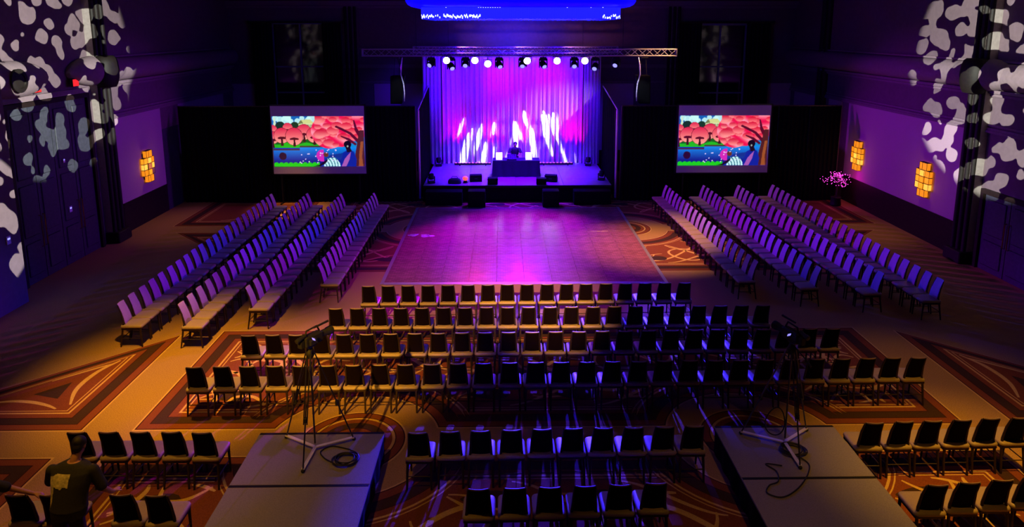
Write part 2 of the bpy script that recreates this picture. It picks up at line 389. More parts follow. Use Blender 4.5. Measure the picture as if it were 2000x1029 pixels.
# rounded cornice end over the left doors, with its ring
mb = MB(); mb.ell((XL, 20.3, 6.13), (.55, 1.65, .55), 20, 13); o = mb.build('trim_3', molding, None, True); o['kind'] = 'structure'
mb = MB(); mb.lathe([(.30, 0), (.34, .02), (.34, .06), (.22, .08), (.20, .05), (.05, .05)], (XL + .50, 20.0, 6.13), 24, R=Matrix.Rotation(PI / 2, 3, 'Y')); mb.build('rosette_ring', col_wood, o, True)
wallbox('door_head', XL, XL + .14, 19.0, 23.9, 5.46, 5.62, molding, wall_left)

# ---- columns with fluted shafts and bulb capitals
def column(name, x, y, sgn):
    root = bpy.data.objects.new(name, None); COL.objects.link(root); root['kind'] = 'structure'; root.location = (x, y, 0)
    f = lambda d: -sgn * d
    mb = MB(); mb.box((f(.12), 0, ZC / 2), (.24, .74, ZC)); mb.build('reveal', col_light, root)
    for k in (-1, 0, 1):
        mb = MB(); mb.tube([(f(.25), k * .27, 0), (f(.25), k * .27, ZC)], .092, 14); mb.build('flute_shaft', col_wood, root, True)
    mb = MB(); mb.bbox((f(.24), 0, .20), (.50, .86, .40), .03); mb.build('plinth', col_wood, root)
    mb = MB(); mb.ell((f(.10), 0, 6.16), (.50, 1.70 if sgn < 0 else 1.55, .52), 22, 15); mb.build('bulb_swell', molding, root, True)
    mb = MB(); mb.lathe([(.05, -.62), (.36, -.58), (.42, -.46), (.48, -.28), (.51, 0), (.48, .28), (.42, .44), (.34, .50), (.05, .51)], (f(.36), 0, 6.16), 22, sc=(.85, 1, 1)); mb.build('capital_drum', col_wood, root, True)
    return root
column('wall_left_column', XL, 24.65, -1)
column('wall_right_column', XR, 22.0, 1)
for k, y in enumerate((33.0, 33.5)):
    mb = MB(); mb.tube([(XR - .05, y, 0), (XR - .05, y, ZC)], .17, 12); o = mb.build('wall_right_pilaster', col_wood, None, True); o['kind'] = 'structure'
for cx in (-7.85, 9.0):
    root = bpy.data.objects.new('wall_back_pilaster', None); COL.objects.link(root); root['kind'] = 'structure'; root.location = (cx, YB, 0)
    MB().box((0, -.06, ZC / 2), (.75, .12, ZC)).build('pilaster_back', wall_up, root)
    for k in (-1, 0, 1):
        MB().tube([(k * .24, -.14, 0), (k * .24, -.14, 8.7)], .075, 10).build('flute_shaft', col_wood, root, True)
# back wall dressing
for a, b in ((-6.75, 7.0), (-14.2, -13.0), (14.1, 15.4)):
    wallbox('fabric_panel', a, b, YB - .03, YB, 1.14, 4.72, wall_pan, wall_back)
    wallbox('wainscot', a, b, YB - .05, YB, 0, 1.14, wains, wall_back)
for z0, z1, pr in ((4.75, 4.85, .08), (5.55, 5.72, .14), (6.5, 6.58, .10), (8.62, 8.74, .12), (8.76, 8.98, .24)):
    for a, b in (((-8.3 if z0 < 8 else XL), (9.5 if z0 < 8 else XR)),):
        wallbox('molding', a, b, YB - pr, YB, z0, z1, molding, wall_back)

# ---- windows in the back wall with panes, mullions and dark curtains
glass = mat('night_window_glass', (.010, .010, .016), .06, 0, .1, 2, 0, .9)
frame_m = mat('window_frame_paint', (.26, .24, .30), .5, 0, .1, 20)
curt_dark = mat('dark_curtain', (.016, .010, .014), .92, 0, .25, 30, 0, .08)
def drape_mesh(wd, h, folds, amp, seed, flare=0.0, gather=0.0, nu=None):
    r = np.random.default_rng(seed); ph = r.uniform(0, 6.28, 4); nu = nu or folds * 8
    def f(u, v):   # v: 0 bottom .. 1 top
        x = (u - .5) * wd * (1 - gather * (v ** 2)) * (1 + flare * (1 - v) ** 2)
        a = amp * (.55 + .45 * (1 - v)) * (1 + .35 * math.sin(5 * u + ph[3]))
        uu = u + .012 * math.sin(3 * v + ph[1])
        y = a * (math.sin(2 * PI * folds * uu + ph[0]) + .35 * math.sin(2 * PI * folds * 2.1 * uu + ph[2]))
        return (x, y, v * h)
    mb = MB(); mb.grid(f, nu, 10); n0 = len(mb.v)
    V = list(mb.v); mb.add([(x, y + .012, z) for x, y, z in V], [tuple(reversed(q)) for q in list(mb.f)])
    return mb
def window(n, x0, x1, xm, zs, c0, c1, label_side):
    root = bpy.data.objects.new('window_%d' % n, None); COL.objects.link(root); root['kind'] = 'structure'; root.location = ((x0 + x1) / 2, YB, 0)
    X = (x0 + x1) / 2
    mb = MB()
    for a, b, c, d in ((x0 - .1, x0, zs[0] - .1, zs[-1] + .1), (x1, x1 + .1, zs[0] - .1, zs[-1] + .1), (x0 - .1, x1 + .1, zs[-1], zs[-1] + .1), (x0 - .1, x1 + .1, zs[0] - .1, zs[0])):
        mb.box(((a + b) / 2 - X, -.06, (c + d) / 2), (b - a, .12, d - c))
    mb.build('window_frame', frame_m, root)
    MB().box((xm - X, -.07, (zs[0] + zs[-1]) / 2), (.07, .10, zs[-1] - zs[0])).build('mullion', frame_m, root)
    for z in zs[1:-1]: MB().box((0, -.07, z), (x1 - x0, .09, .07)).build('transom_bar', frame_m, root)
    for a, b in ((x0, xm - .035), (xm + .035, x1)):
        for z0, z1 in zip(zs[:-1], zs[1:]):
            MB().box(((a + b) / 2 - X, -.03, (z0 + z1) / 2), (b - a, .02, z1 - z0)).build('pane', glass, root)
    for k, (a, b) in enumerate((c0, c1)):
        mb = drape_mesh(b - a, 7.0, 6, .06, n * 10 + k)
        o = mb.build('window_curtain', curt_dark, None, True, loc=((a + b) / 2, YB - .28, .85))
        tag(o, 'long dark curtain hanging %s of the back-wall window %s of the stage' % (('left', 'right')[k], label_side), 'curtain', 'dark window curtains')
    o = thing('curtain_rod', 'dark curtain rail over the back-wall window %s of the stage' % label_side, 'curtain rod', ((x0 + x1) / 2, YB - .28, 7.9))
    MB().tube([(c0[0] - X - .1, 0, 0), (c1[1] - X + .1, 0, 0)], .045, 10).build('rod', chair_leg, o, True)
    for sx in (c0[0] - X - .1, c1[1] - X + .1): MB().ell((sx, 0, 0), (.08, .08, .08), 10, 7).build('finial', chair_leg, o, True)
    for sx in (c0[0] - X, c1[1] - X): MB().box((sx, .14, 0), (.04, .28, .06)).build('bracket', chair_leg, o)
window(1, -11.85, -9.3, -10.48, (2.0, 4.27, 5.62, 7.80), (-12.95, -11.85), (-9.30, -8.30), 'left')
window(2, 10.42, 12.75, 11.45, (2.0, 4.22, 5.60, 7.74), (9.30, 10.42), (12.75, 14.05), 'right')

# ---- tall panelled doors in the left wall, low door in the right wall
def door(n, x, sgn, y0, y1, h, leaves, rows):
    root = bpy.data.objects.new('door_%d' % n, None); COL.objects.link(root); root['kind'] = 'structure'; root.location = (x, (y0 + y1) / 2, 0)
    Y = (y0 + y1) / 2; f = -sgn; wd = (y1 - y0) / leaves
    for a, b, c, d in ((y0 - .14, y0, 0, h + .14), (y1, y1 + .14, 0, h + .14), (y0, y1, h, h + .14)):
        MB().box((f * .07, (a + b) / 2 - Y, (c + d) / 2), (.14, b - a, d - c)).build('door_frame', wains, root)
    for i in range(leaves):
        ya = y0 + i * wd - Y
        leaf = MB().box((f * .03, ya + wd / 2, h / 2), (.06, wd - .03, h - .02)).build('door_leaf', door_m, root)
        for z0, z1 in rows:
            mb = MB(); cy = ya + wd / 2; hw = wd / 2 - .16
            mb.bbox((f * .075, cy, (z0 + z1) / 2), (.04, hw * 2, z1 - z0), .02); mb.build('raised_panel', door_m, leaf)
        hy = ya + (wd - .09 if i % 2 == 0 else .09)
        mb = MB(); z0, z1 = (.95, 1.75) if h < 3 else (1.0, 2.0)
        mb.tube([(f * .05, hy, z0), (f * .12, hy, z0 + .03), (f * .12, hy, z1 - .03), (f * .05, hy, z1)], .018, 8); mb.build('pull_handle', brass, leaf, True)
    return root
door(1, XL, -1, 19.9, 23.8, 5.3, 4, ((.25, 1.25), (1.45, 3.0), (3.2, 5.1)))
door(2, XR, 1, 19.0, 21.3, 2.45, 2, ((.2, 1.0), (1.2, 2.3)))
# ================================================================== dance floor: ten by ten laid panels inside metal edging
def parquet_mat():
    m = bpy.data.materials.new('parquet_wood'); m.use_nodes = True; N = m.node_tree.nodes; L = m.node_tree.links; b = N['Principled BSDF']
    tc = N.new('ShaderNodeTexCoord'); br = N.new('ShaderNodeTexBrick'); br.offset = .5
    br.inputs['Scale'].default_value = 3.3; br.inputs['Color1'].default_value = (.44, .14, .17, 1); br.inputs['Color2'].default_value = (.29, .09, .115, 1)
    br.inputs['Mortar'].default_value = (.13, .08, .05, 1); br.inputs['Mortar Size'].default_value = .012; br.inputs['Brick Width'].default_value = .5; br.inputs['Row Height'].default_value = .25
    nz = N.new('ShaderNodeTexNoise'); nz.inputs['Scale'].default_value = 3.0; nz.inputs['Detail'].default_value = 5
    L.new(tc.outputs['Object'], br.inputs['Vector'])
    geo = N.new('ShaderNodeNewGeometry'); L.new(geo.outputs['Position'], nz.inputs['Vector'])
    L.new(br.outputs['Color'], b.inputs['Base Color'])
    mr = N.new('ShaderNodeMapRange'); mr.inputs['To Min'].default_value = .14; mr.inputs['To Max'].default_value = .30
    L.new(nz.outputs['Fac'], mr.inputs['Value']); L.new(mr.outputs['Result'], b.inputs['Roughness'])
    b.inputs['Specular IOR Level'].default_value = .38
    return m
DX0, DX1, DY0, DY1 = -3.70, 5.04, 19.98, 29.1
df = thing('dance_floor', 'square parquet dance floor laid on the carpet before the stage', 'dance floor', ((DX0 + DX1) / 2, (DY0 + DY1) / 2, .008))
pw, pd = (DX1 - DX0 - .24) / 10, (DY1 - DY0 - .24) / 10
pm = MB().bbox((0, 0, .0125), (pw - .006, pd - .006, .025), .003).mesh('floor_panel', parquet_mat())
for i in range(10):
    for j in range(10):
        put('floor_panel', pm, df, (-(DX1 - DX0) / 2 + .12 + (i + .5) * pw, -(DY1 - DY0) / 2 + .12 + (j + .5) * pd, 0))
edge_m = mat('edge_aluminium', (.55, .50, .52), .4, .6, .08, 40)
hw, hd = (DX1 - DX0) / 2, (DY1 - DY0) / 2
for s in (-1, 1):
    mb = MB(); mb.add([(s * (hw - .12), -hd, .025), (s * hw, -hd, .002), (s * hw, hd, .002), (s * (hw - .12), hd, .025), (s * (hw - .12), -hd, 0), (s * (hw - .12), hd, 0)],
                      [(0, 1, 2, 3) if s > 0 else (3, 2, 1, 0), (0, 4, 1) if s > 0 else (1, 4, 0), (3, 2, 5) if s > 0 else (5, 2, 3)]); mb.build('edge_ramp', edge_m, df)
    mb = MB(); mb.add([(-hw + .12, s * (hd - .12), .025), (hw - .12, s * (hd - .12), .025), (hw - .12, s * hd, .002), (-hw + .12, s * hd, .002)], [(0, 1, 2, 3) if s < 0 else (3, 2, 1, 0)]); mb.build('edge_ramp', edge_m, df)
for k, (x, y, rz, lab) in enumerate(((-3.30, 24.99, .3, 'smaller crumpled white paper scrap on the dance floor'), (-2.80, 24.90, -.2, 'larger crumpled white paper scrap on the dance floor'))):
    def crumple(u, v, s=.13 + .04 * k):
        a = u * 2 * PI; r = s * v * (1 + .25 * math.sin(3 * a + k))
        return (1.5 * r * math.cos(a), r * math.sin(a), .004 + .035 * (1 - v) + .012 * math.sin(5 * a + 7 * v))
    o = MB().grid(crumple, 14, 4).build('paper_scrap', white_m, None, False, (x, y, .034)); o.rotation_euler.z = rz; tag(o, lab, 'paper')

# ================================================================== banquet chairs
def seat_mb():
    L = []
    for z, g, r in ((.488, -.045, .05), (.494, -.012, .06), (.506, 0, .07), (.524, 0, .07), (.542, -.014, .07), (.553, -.05, .06), (.560, -.13, .05), (.562, -.26, .03)):
        L.append([(x, y, zz + (.010 if y > 0 else 0) * 0) for x, y, zz in rrect(.485 + g, .53 + g, r + g * .1, z, 3, 0, -.005)])
    return MB().loft(L)
def back_mb():
    mb = MB(); nu, nv = 8, 9; T = .046
    def pt(u, v, side):
        s = u * 2 - 1; wd = .335 - .045 * v; z = .552 + .518 * v
        y = -.190 - .155 * v + .022 * math.sin(PI * v) + .026 * s * s
        e = max(abs(s) ** 6, abs(v * 2 - 1) ** 8)
        t = T / 2 * (1 - .75 * e)
        return (s * wd / 2, y + (t if side > 0 else -t), z)
    F = MB()
    VV = [0, .1, .22, .35, .48, .61, .74, .86, .955, 1.0]
    fr = [pt(i / nu, VV[j], 1) for j in range(nv + 1) for i in range(nu + 1)]; bk = [pt(i / nu, VV[j], -1) for j in range(nv + 1) for i in range(nu + 1)]
    n = (nu + 1) * (nv + 1); V = fr + bk; w_ = nu + 1
    q = [(j * w_ + i, j * w_ + i + 1, (j + 1) * w_ + i + 1, (j + 1) * w_ + i) for j in range(nv) for i in range(nu)]
    F.add(V, [tuple(reversed(f)) for f in q], 0)
    o = 0; F.f += [tuple(i + n for i in f) for f in q]; F.m += [2 if k >= (nv - 1) * nu else 1 for k in range(len(q))]
    rim = [i for i in range(w_)] + [j * w_ + nu for j in range(1, nv + 1)] + [nv * w_ + i for i in range(nu - 1, -1, -1)] + [j * w_ for j in range(nv - 1, 0, -1)]
    for a, b in zip(rim, rim[1:] + rim[:1]):
        top = a >= nv * w_ and b >= nv * w_
        F.f.append((a, b, b + n, a + n)); F.m.append(2 if top else 1)
    return F
CH = {}
CH['seat'] = seat_mb().mesh('seat', seat_fab); CH['backrest'] = back_mb().mesh('backrest', [backf_fab, back_fab, seat_fab])
mb = MB(); mb.bbox((0, -.01, .462), (.455, .47, .052), .010); CH['seat_frame'] = mb.mesh('seat_frame', chair_leg)
CH['legs'] = []
for s in (-1, 1):
    mb = MB(); mb.tube([(s * .205, .215, 0), (s * .205, .20, .45)], [.016, .026], 8); CH['legs'].append(mb.mesh('leg', chair_leg))
    mb = MB(); mb.tube([(s * .205, -.300, 0), (s * .200, -.250, .28), (s * .190, -.218, .48), (s * .176, -.192, .60), (s * .164, -.232, .84), (s * .152, -.305, 1.04)], [.018, .022, .024, .022, .018, .014], 8); CH['legs'].append(mb.mesh('leg', chair_leg))
mb = MB(); mb.tube([(-.205, -.262, .22), (.205, -.262, .22)], .010, 6)
for s in (-1, 1): mb.tube([(s * .205, -.262, .22), (s * .205, .207, .22)], .010, 6)
CH['stretcher'] = mb.mesh('stretcher', chair_leg)
for me in [CH['seat'], CH['backrest'], CH['stretcher']] + CH['legs']:
    me.polygons.foreach_set('use_smooth', [True] * len(me.polygons)); me.set_sharp_from_angle(angle=math.radians(50))
def chair(x, y, rz, label, group):
    t = thing('banquet_chair', label, 'chair', (x, y, .0075), rz, group)
    put('seat', CH['seat'], t); put('backrest', CH['backrest'], t); put('seat_frame', CH['seat_frame'], t)
    for l in CH['legs']: put('leg', l, t)
    put('stretcher', CH['stretcher'], t)
    return t
ORD = ('first second third fourth fifth sixth seventh eighth ninth tenth eleventh twelfth thirteenth fourteenth fifteenth sixteenth seventeenth eighteenth nineteenth twentieth '
       'twenty-first twenty-second twenty-third twenty-fourth twenty-fifth twenty-sixth twenty-seventh twenty-eighth twenty-ninth thirtieth').split()
TOP = .345; SHR = (7.6 - 1.07) / (7.6 - .93)     # a back's top sits this far behind the chair's centre
def jit(a): return random.uniform(-a, a)
for name, (xa, ya), (xb, yb), n, skip in (
        ('front row, nearest the dance floor', (-3.54, 17.45), (4.86, 17.57), 17, ()),
        ('second row back from the dance floor', (-4.05, 15.96), (6.39, 16.00), 21, ()),
        ('third row back from the dance floor', (-5.63, 14.48), (7.48, 14.65), 26, ()),
        ('fourth row, the widest', (-6.19, 13.02), (8.58, 13.22), 29, ()),
        ('fifth row, left of the left camera riser', (-7.17, 10.74), (-5.06, 10.71), 5, ()),
        ('fifth row, between the two camera risers', (-1.42, 10.65), (3.28, 10.79), 10, ()),
        ('fifth row, right of the right camera riser', (6.40, 10.83), (9.03, 10.96), 6, ()),
        ('rearmost row, left of the left camera riser', (-7.09, 9.14), (-5.06, 9.11), 5, (2,)),
        ('rearmost row, between the two camera risers', (-0.36, 9.17), (2.29, 9.27), 6, ()),
        ('rearmost row, right of the right camera riser', (6.47, 9.18), (8.05, 9.32), 4, ())):
    shown = -1
    for k in range(n):
        if k in skip: continue
        shown += 1; t = k / (n - 1)
        chair((xa + (xb - xa) * t) * SHR + jit(.006), (ya + (yb - ya) * t) * SHR + TOP + jit(.010), jit(.018), '%s dark-backed chair from the left in the %s' % (ORD[shown], name), 'chairs in the ' + name)
SIDE_ROWS = (('left', 'innermost', (-5.31, 27.92), (-5.29, 19.21), 18), ('left', 'second', (-6.63, 27.76), (-6.71, 17.46), 21),
             ('left', 'third', (-8.02, 27.87), (-7.98, 16.37), 23), ('left', 'outermost', (-9.47, 27.80), (-9.50, 16.45), 23),
             ('right', 'innermost', (7.12, 29.15), (7.42, 19.30), 20), ('right', 'second', (8.73, 29.13), (9.00, 18.74), 21),
             ('right', 'third', (10.22, 29.11), (10.56, 18.30), 22), ('right', 'outermost', (11.74, 29.19), (11.89, 17.76), 23))
for sd, nm, (xa, ya), (xb, yb), n in SIDE_ROWS:
    s = 1 if sd == 'left' else -1
    ang = -PI / 2 * s + math.atan2(xb - xa, ya - yb)
    for k in range(n):
        t = k / (n - 1)
        chair((xa + (xb - xa) * t) * SHR + s * TOP + jit(.010), (ya + (yb - ya) * t) * SHR + jit(.006), ang + jit(.018),
              '%s chair from the stage end in the %s row of the %s side block' % (ORD[k], nm, sd), 'chairs in the %s row of the %s side block' % (nm, sd))

# ================================================================== camera risers
def riser(x0, x1, ys, label):
    root = thing('camera_riser', label, 'riser', ((x0 + x1) / 2, (ys[0] + ys[-1]) / 2, .0075)); X, Y = root.location.x, root.location.y; h = .4925
    for a, b in zip(ys[:-1], ys[1:]):
        MB().bbox((0, (a + b) / 2 - Y, h - .02), (x1 - x0, abs(b - a) - .012, .04), .006).build('deck_panel', deck_m, root)
        MB().box((0, max(a, b) - Y - .03, h + .0015), (x1 - x0 - .02, .055, .003)).build('deck_edge_strip', black_pl, root)
    lo, hi = min(ys), max(ys)
    for s in (-1, 1):
        mb = MB(); L = hi - lo
        mb.grid(lambda u, v: (s * ((x1 - x0) / 2 - .02 + .012 * math.sin(60 * u)), (u - .5) * L, v * (h - .04)), 90, 2); mb.build('skirt', skirt_m, root)
        mb = MB(); mb.grid(lambda u, v: ((u - .5) * (x1 - x0 - .04), s * (L / 2 - .02 + .010 * math.sin(40 * u)), v * (h - .04)), 50, 2); mb.build('skirt', skirt_m, root)
        for yy in np.linspace(-L / 2 + .15, L / 2 - .15, 4): MB().tube([(s * ((x1 - x0) / 2 - .12), yy, 0), (s * ((x1 - x0) / 2 - .12), yy, h - .04)], .025, 8).build('leg', steel, root, True)
    return root
riser(-4.33, -2.11, (11.39, 9.94, 8.49, 7.04), 'low grey-carpeted camera riser with black skirt left of the centre chairs')
riser(3.83, 6.00, (11.49, 10.02, 8.55, 7.08), 'low grey-carpeted camera riser with black skirt right of the centre chairs')

def tripod(loc, feet, apex, label):
    root = thing('tripod', label, 'tripod', loc); L0 = Vector(loc)
    ap = Vector(apex) - L0; c = Vector((0, 0, 0)); hub = Vector((ap.x, ap.y, .13))
    for k, fp in enumerate(feet):
        f = Vector(fp) - L0; top = ap + (Vector((f.x, f.y, 0)) - Vector((ap.x, ap.y, 0))).normalized() * .07
        d = f - top; side = d.cross(Vector((0, 0, 1))).normalized() * .028
        leg = MB()
        for sg in (-1, 1): leg.tube([top + side * sg, top + d * .60 + side * sg], .011, 8)
        leg.tube([top + d * .42, f + Vector((0, 0, .02))], .013, 8); o = leg.build('leg', steel, root, True)
        MB().bbox(tuple(top + d * .56), (.06, .06, .09), .01).build('leg_clamp', black_pl, o)
        MB().ell(tuple(f + Vector((0, 0, .026))), (.035, .035, .026), 10, 6).build('foot', black_pl, o, True)
        b = MB(); e0 = Vector((hub.x, hub.y, .06)); e1 = f + Vector((0, 0, .05)); dd = e1 - e0
        b.box(tuple((e0 + e1) / 2), (dd.length, .055, .018), R=Matrix.Rotation(math.atan2(dd.y, dd.x), 3, 'Z')); b.build('spreader_arm', white_m, root)
    MB().tube([hub, ap], .016, 8).build('centre_column', steel, root, True)
    h = MB(); h.lathe([(.05, -.08), (.075, -.02), (.075, .02), (.055, .06), (.05, .10), (.06, .12)], tuple(ap), 14); h.build('fluid_head', black_pl, root, True)
    h = MB(); h.tube([ap + Vector((.03, -.02, .06)), ap + Vector((.10, -.35, -.03)), ap + Vector((.12, -.48, -.08))], [.011, .011, .016], 8); h.build('pan_handle', black_pl, root, True)
    return root
lcd_m = glow('viewfinder_screen', (.25, .22, 1.0), 1.6)
def video_camera(loc, rz, label, lit):
    root = thing('video_camera', label, 'camera', loc, rz)
    MB().bbox((0, .02, .11), (.13, .34, .17), .02).build('body', black_pl, root)
    b = MB(); b.lathe([(.050, 0), (.056, .03), (.056, .12), (.066, .14), (.070, .22), (.06, .225)], (0, .18, .12), 16, R=Matrix.Rotation(-PI / 2, 3, 'X')); b.build('lens', black_pl, root, True)
    b = MB(); b.tube([(0, -.10, .19), (0, -.08, .27), (0, .12, .285), (0, .16, .20)], .014, 8); b.build('top_handle', black_pl, root, True)
    b = MB(); b.lathe([(.028, 0), (.03, .10), (.038, .12), (.038, .17), (.02, .175)], (.02, -.12, .22), 12, R=Matrix.Rotation(PI / 2 + .25, 3, 'X')); b.build('viewfinder', black_pl, root, True)
    s = MB(); R = Matrix.Rotation(.35, 3, 'X'); s.bbox((-.13 if lit > 0 else .13, -.05, .17), (.12, .012, .08), .004, R=R); sc = s.build('flip_screen', black_pl, root)
    s = MB(); s.box((-.13 if lit > 0 else .13, -.0575, .1672), (.06, .002, .04), R=R); s.build('screen_image', lcd_m, sc)
    MB().bbox((.085, -.02, .10), (.04, .16, .10), .02).build('hand_strap', black_pl, root)
    MB().bbox((0, -.02, .012), (.09, .16, .024), .005).build('mount_plate', steel, root)
    MB().bbox((0, -.19, .10), (.09, .07, .12), .01).build('battery', black_pl, root)
    m = MB(); m.tube([(.05, .02, .30), (.05, .30, .31)], [.014, .018], 10); m.build('shotgun_microphone', black_pl, root, True)
    return root
tripod((-3.22, 10.85, .5), ((-3.25, 10.25, .502), (-3.81, 11.22, .502), (-2.61, 11.15, .502)), (-3.21, 10.87, 2.28), 'steel camera tripod with pale floor spreader on the left riser')
o = video_camera((-3.18, 10.87, 2.402), -.6, 'black video camera on the tripod of the left riser', -1); o.scale = (1.1, 1.1, 1.1)
tripod((4.86, 10.90, .5), ((4.87, 10.23, .502), (4.23, 11.23, .502), (5.44, 11.31, .502)), (4.88, 10.90, 2.28), 'dark camera tripod standing on the right riser')
o = video_camera((4.88, 10.90, 2.402), .35, 'black video camera on the tripod of the right riser', 1); o.scale = (1.1, 1.1, 1.1)
def cable_coil(c, r, turns, tail, label, seed):
    q = np.random.default_rng(seed); P = []
    for k in range(int(turns * 26)):
        a = 2 * PI * k / 26; rr = r * (1 + .10 * math.sin(a * .37 + seed) + .05 * math.sin(a * 1.7)); ox, oy = .03 * math.sin(a * .21), .03 * math.cos(a * .17)
        P.append((rr * math.cos(a) + ox, .85 * rr * math.sin(a) + oy, .014 + .010 * (k / 26)))
    Q = np.array([P[-1]] + [(x - c[0], y - c[1], z - c[2]) for x, y, z in tail]); g = np.gradient(Q, axis=0)
    for t in np.linspace(0, len(Q) - 1, 10 * len(Q))[1:]:
        k = min(int(t), len(Q) - 2); u = t - k
        P.append(tuple(Q[k] * (2 * u**3 - 3 * u**2 + 1) + g[k] * (u**3 - 2 * u**2 + u) + Q[k + 1] * (3 * u**2 - 2 * u**3) + g[k + 1] * (u**3 - u**2)))
    o = MB().tube(P, .011, 6).build('cable_coil', cable_m, None, True, c); return tag(o, label, 'cable')
cable_coil((-2.62, 10.55, .503), .19, 5.3, ((-2.62, 10.85, .515), (-2.95, 10.95, .515), (-3.1, 10.80, .515), (-3.0, 10.62, .515), (-2.85, 10.5, .515)), 'coiled black cable on the left camera riser beside the tripod', 1)
cable_coil((4.95, 10.72, .503), .20, 4.6, ((5.05, 10.40, .515), (4.95, 10.1, .515), (4.62, 9.72, .515), (4.30, 9.52, .515), (4.1, 9.62, .515), (4.2, 9.80, .515), (4.38, 9.9, .515), (4.45, 10.15, .515), (4.35, 10.35, .515), (4.6, 10.3, .515)), 'coiled black cable trailing over the right camera riser', 2)
# cable looped at the right tripod
P = [(4.72 + .17 * math.cos(a), 10.98 + .03 * math.sin(2 * a), .90 + .26 * math.sin(a)) for a in np.linspace(.5 * PI, 4.4 * PI, 60)]
o = MB().tube(P, .010, 6).build('cable_loop', cable_m, None, True); tag(o, 'black cable hung in a loop from the right tripod', 'cable')
# ================================================================== stage
SX0, SX1, SY0, SY1, SZ = -3.50, 4.86, 30.15, 36.0, .75
st = thing('stage', 'low stage of grey deck panels with a black skirt below the curtains', 'stage', ((SX0 + SX1) / 2, (SY0 + SY1) / 2, .0075)); SXc, SYc = st.location.x, st.location.y
xs = [SX0, -1.55, .62, 2.74, SX1]; ysd = [SY0, 31.45, 33.7, SY1]
for a, b in zip(xs[:-1], xs[1:]):
    for c, d in zip(ysd[:-1], ysd[1:]):
        MB().bbox(((a + b) / 2 - SXc, (c + d) / 2 - SYc, SZ - .045), (b - a - .014, d - c - .014, .08), .006).build('deck_panel', stage_m, st)
MB().box((0, SY0 - SYc - .012, SZ - .06), (SX1 - SX0, .02, .10)).build('fascia', black_pl, st)
MB().grid(lambda u, v: ((u - .5) * (SX1 - SX0), SY0 - SYc + .03 + .02 * math.sin(170 * u), v * (SZ - .10)), 240, 2).build('skirt', skirt_m, st)
for s in (-1, 1):
    MB().grid(lambda u, v: (s * (SX1 - SX0) / 2 * .995, (u - .5) * (SY1 - SY0), v * (SZ - .10)), 4, 2).build('skirt', skirt_m, st)
    for yy in (-2.6, -.9, .9, 2.6):
        for xx in (1.0, 3.9): MB().tube([(s * xx, yy, 0), (s * xx, yy, SZ - .09)], .03, 8).build('leg', steel, st, True)

# ---- loudspeakers before and on the stage
grille = mat('speaker_grille', (.006, .006, .007), .8, 0, .4, 160, .4, .1)
def speaker(name, label, c, d, rz=0, rows=1, group=None):
    root = thing(name, label, 'loudspeaker', c, rz, group)
    MB().bbox((0, 0, d[2] / 2), d, .018).build('cabinet', black_cab, root)
    g = MB(); g.bbox((0, -d[1] / 2 - .006, d[2] / 2), (d[0] - .06, .012, d[2] - .08), .004); go = g.build('grille', grille, root)
    for s in (-1, 1): MB().bbox((s * (d[0] / 2 + .004), 0, d[2] * .7), (.012, .12, .05), .004).build('handle', black_pl, root)
    return root
speaker('subwoofer', 'wide black subwoofer on the floor at the left end of the stage front', (-2.55, 29.80, .0075), (1.60, .64, .60))
speaker('subwoofer', 'wide black subwoofer on the floor at the right end of the stage front', (3.95, 29.85, .0075), (1.62, .62, .60))
speaker('front_fill_speaker', 'upright black speaker on the floor before the stage, left of its centre', (-1.10, 29.35, .0075), (.74, .55, .72))
speaker('front_fill_speaker', 'upright black speaker on the floor before the stage, right of its centre', (2.10, 29.35, .0075), (.70, .55, .72))
speaker('stage_box_speaker', 'small black box speaker on the stage lip left of the table', (-.42, 30.40, SZ + .0025), (.46, .34, .30))
speaker('stage_box_speaker', 'small black box speaker on the stage lip right of the table', (1.74, 30.32, SZ + .0025), (.44, .34, .30))
def wedge(c, rz, label):
    root = thing('monitor_wedge', label, 'loudspeaker', c, rz)
    P = [(-.18, 0), (.20, 0), (.20, .14), (.02, .34), (-.18, .30)]
    mb = MB(); mb.loft([[(-.27, y, z) for y, z in P], [(.27, y, z) for y, z in P]]); mb.build('cabinet', black_cab, root)
    a = Vector((0, .20, .14)); b = Vector((0, .02, .34)); n = Vector((0, .74, .67)) * .008
    mb = MB(); mb.add([Vector((x, p.y, p.z)) + n for p in (a * .94 + b * .06, b * .94 + a * .06) for x in (-.24, .24)], [(0, 1, 3, 2)]); mb.build('grille', grille, root)
    MB().bbox((0, -.185, .16), (.14, .015, .05), .004).build('handle', black_pl, root)
wedge((-1.20, 31.00, SZ + .0025), .12, 'black wedge monitor on stage, left of the draped table')
wedge((2.22, 30.92, SZ + .0025), -.25, 'black wedge monitor on stage, right of the draped table')
# gear on the left stage lip
root = thing('equipment_bag', 'slumped dark equipment bag on the left stage lip', 'bag', (-2.13, 30.55, SZ + .0025))
mb = MB(); mb.loft([[(x * s + .02 * math.sin(9 * x), y * s * (1 + .1 * math.sin(7 * x)), z) for x, y, _ in rrect(.56, .30, .13, 0, 4)] for z, s in ((.0, .96), (.05, 1.04), (.14, 1.0), (.21, .82), (.25, .5))]); mb.build('body', black_cloth, root, True)
MB().tube([(-.16, 0, .22), (-.10, -.02, .33), (.10, -.02, .33), (.16, 0, .22)], .014, 8).build('carry_handle', black_pl, root, True)
root = thing('beacon_lamp', 'small glowing red-orange lamp on the left stage lip beside the bag', 'lamp', (-1.66, 30.66, SZ + .0025))
MB().lathe([(.10, 0), (.11, .02), (.085, .07), (.08, .12)], n=16).build('base', black_pl, root, True)
MB().lathe([(.075, .12), (.12, .17), (.125, .23), (.10, .28), (.04, .31)], n=16).build('dome', glow('red_dome', (1.0, .12, .08), 1.0), root, True)

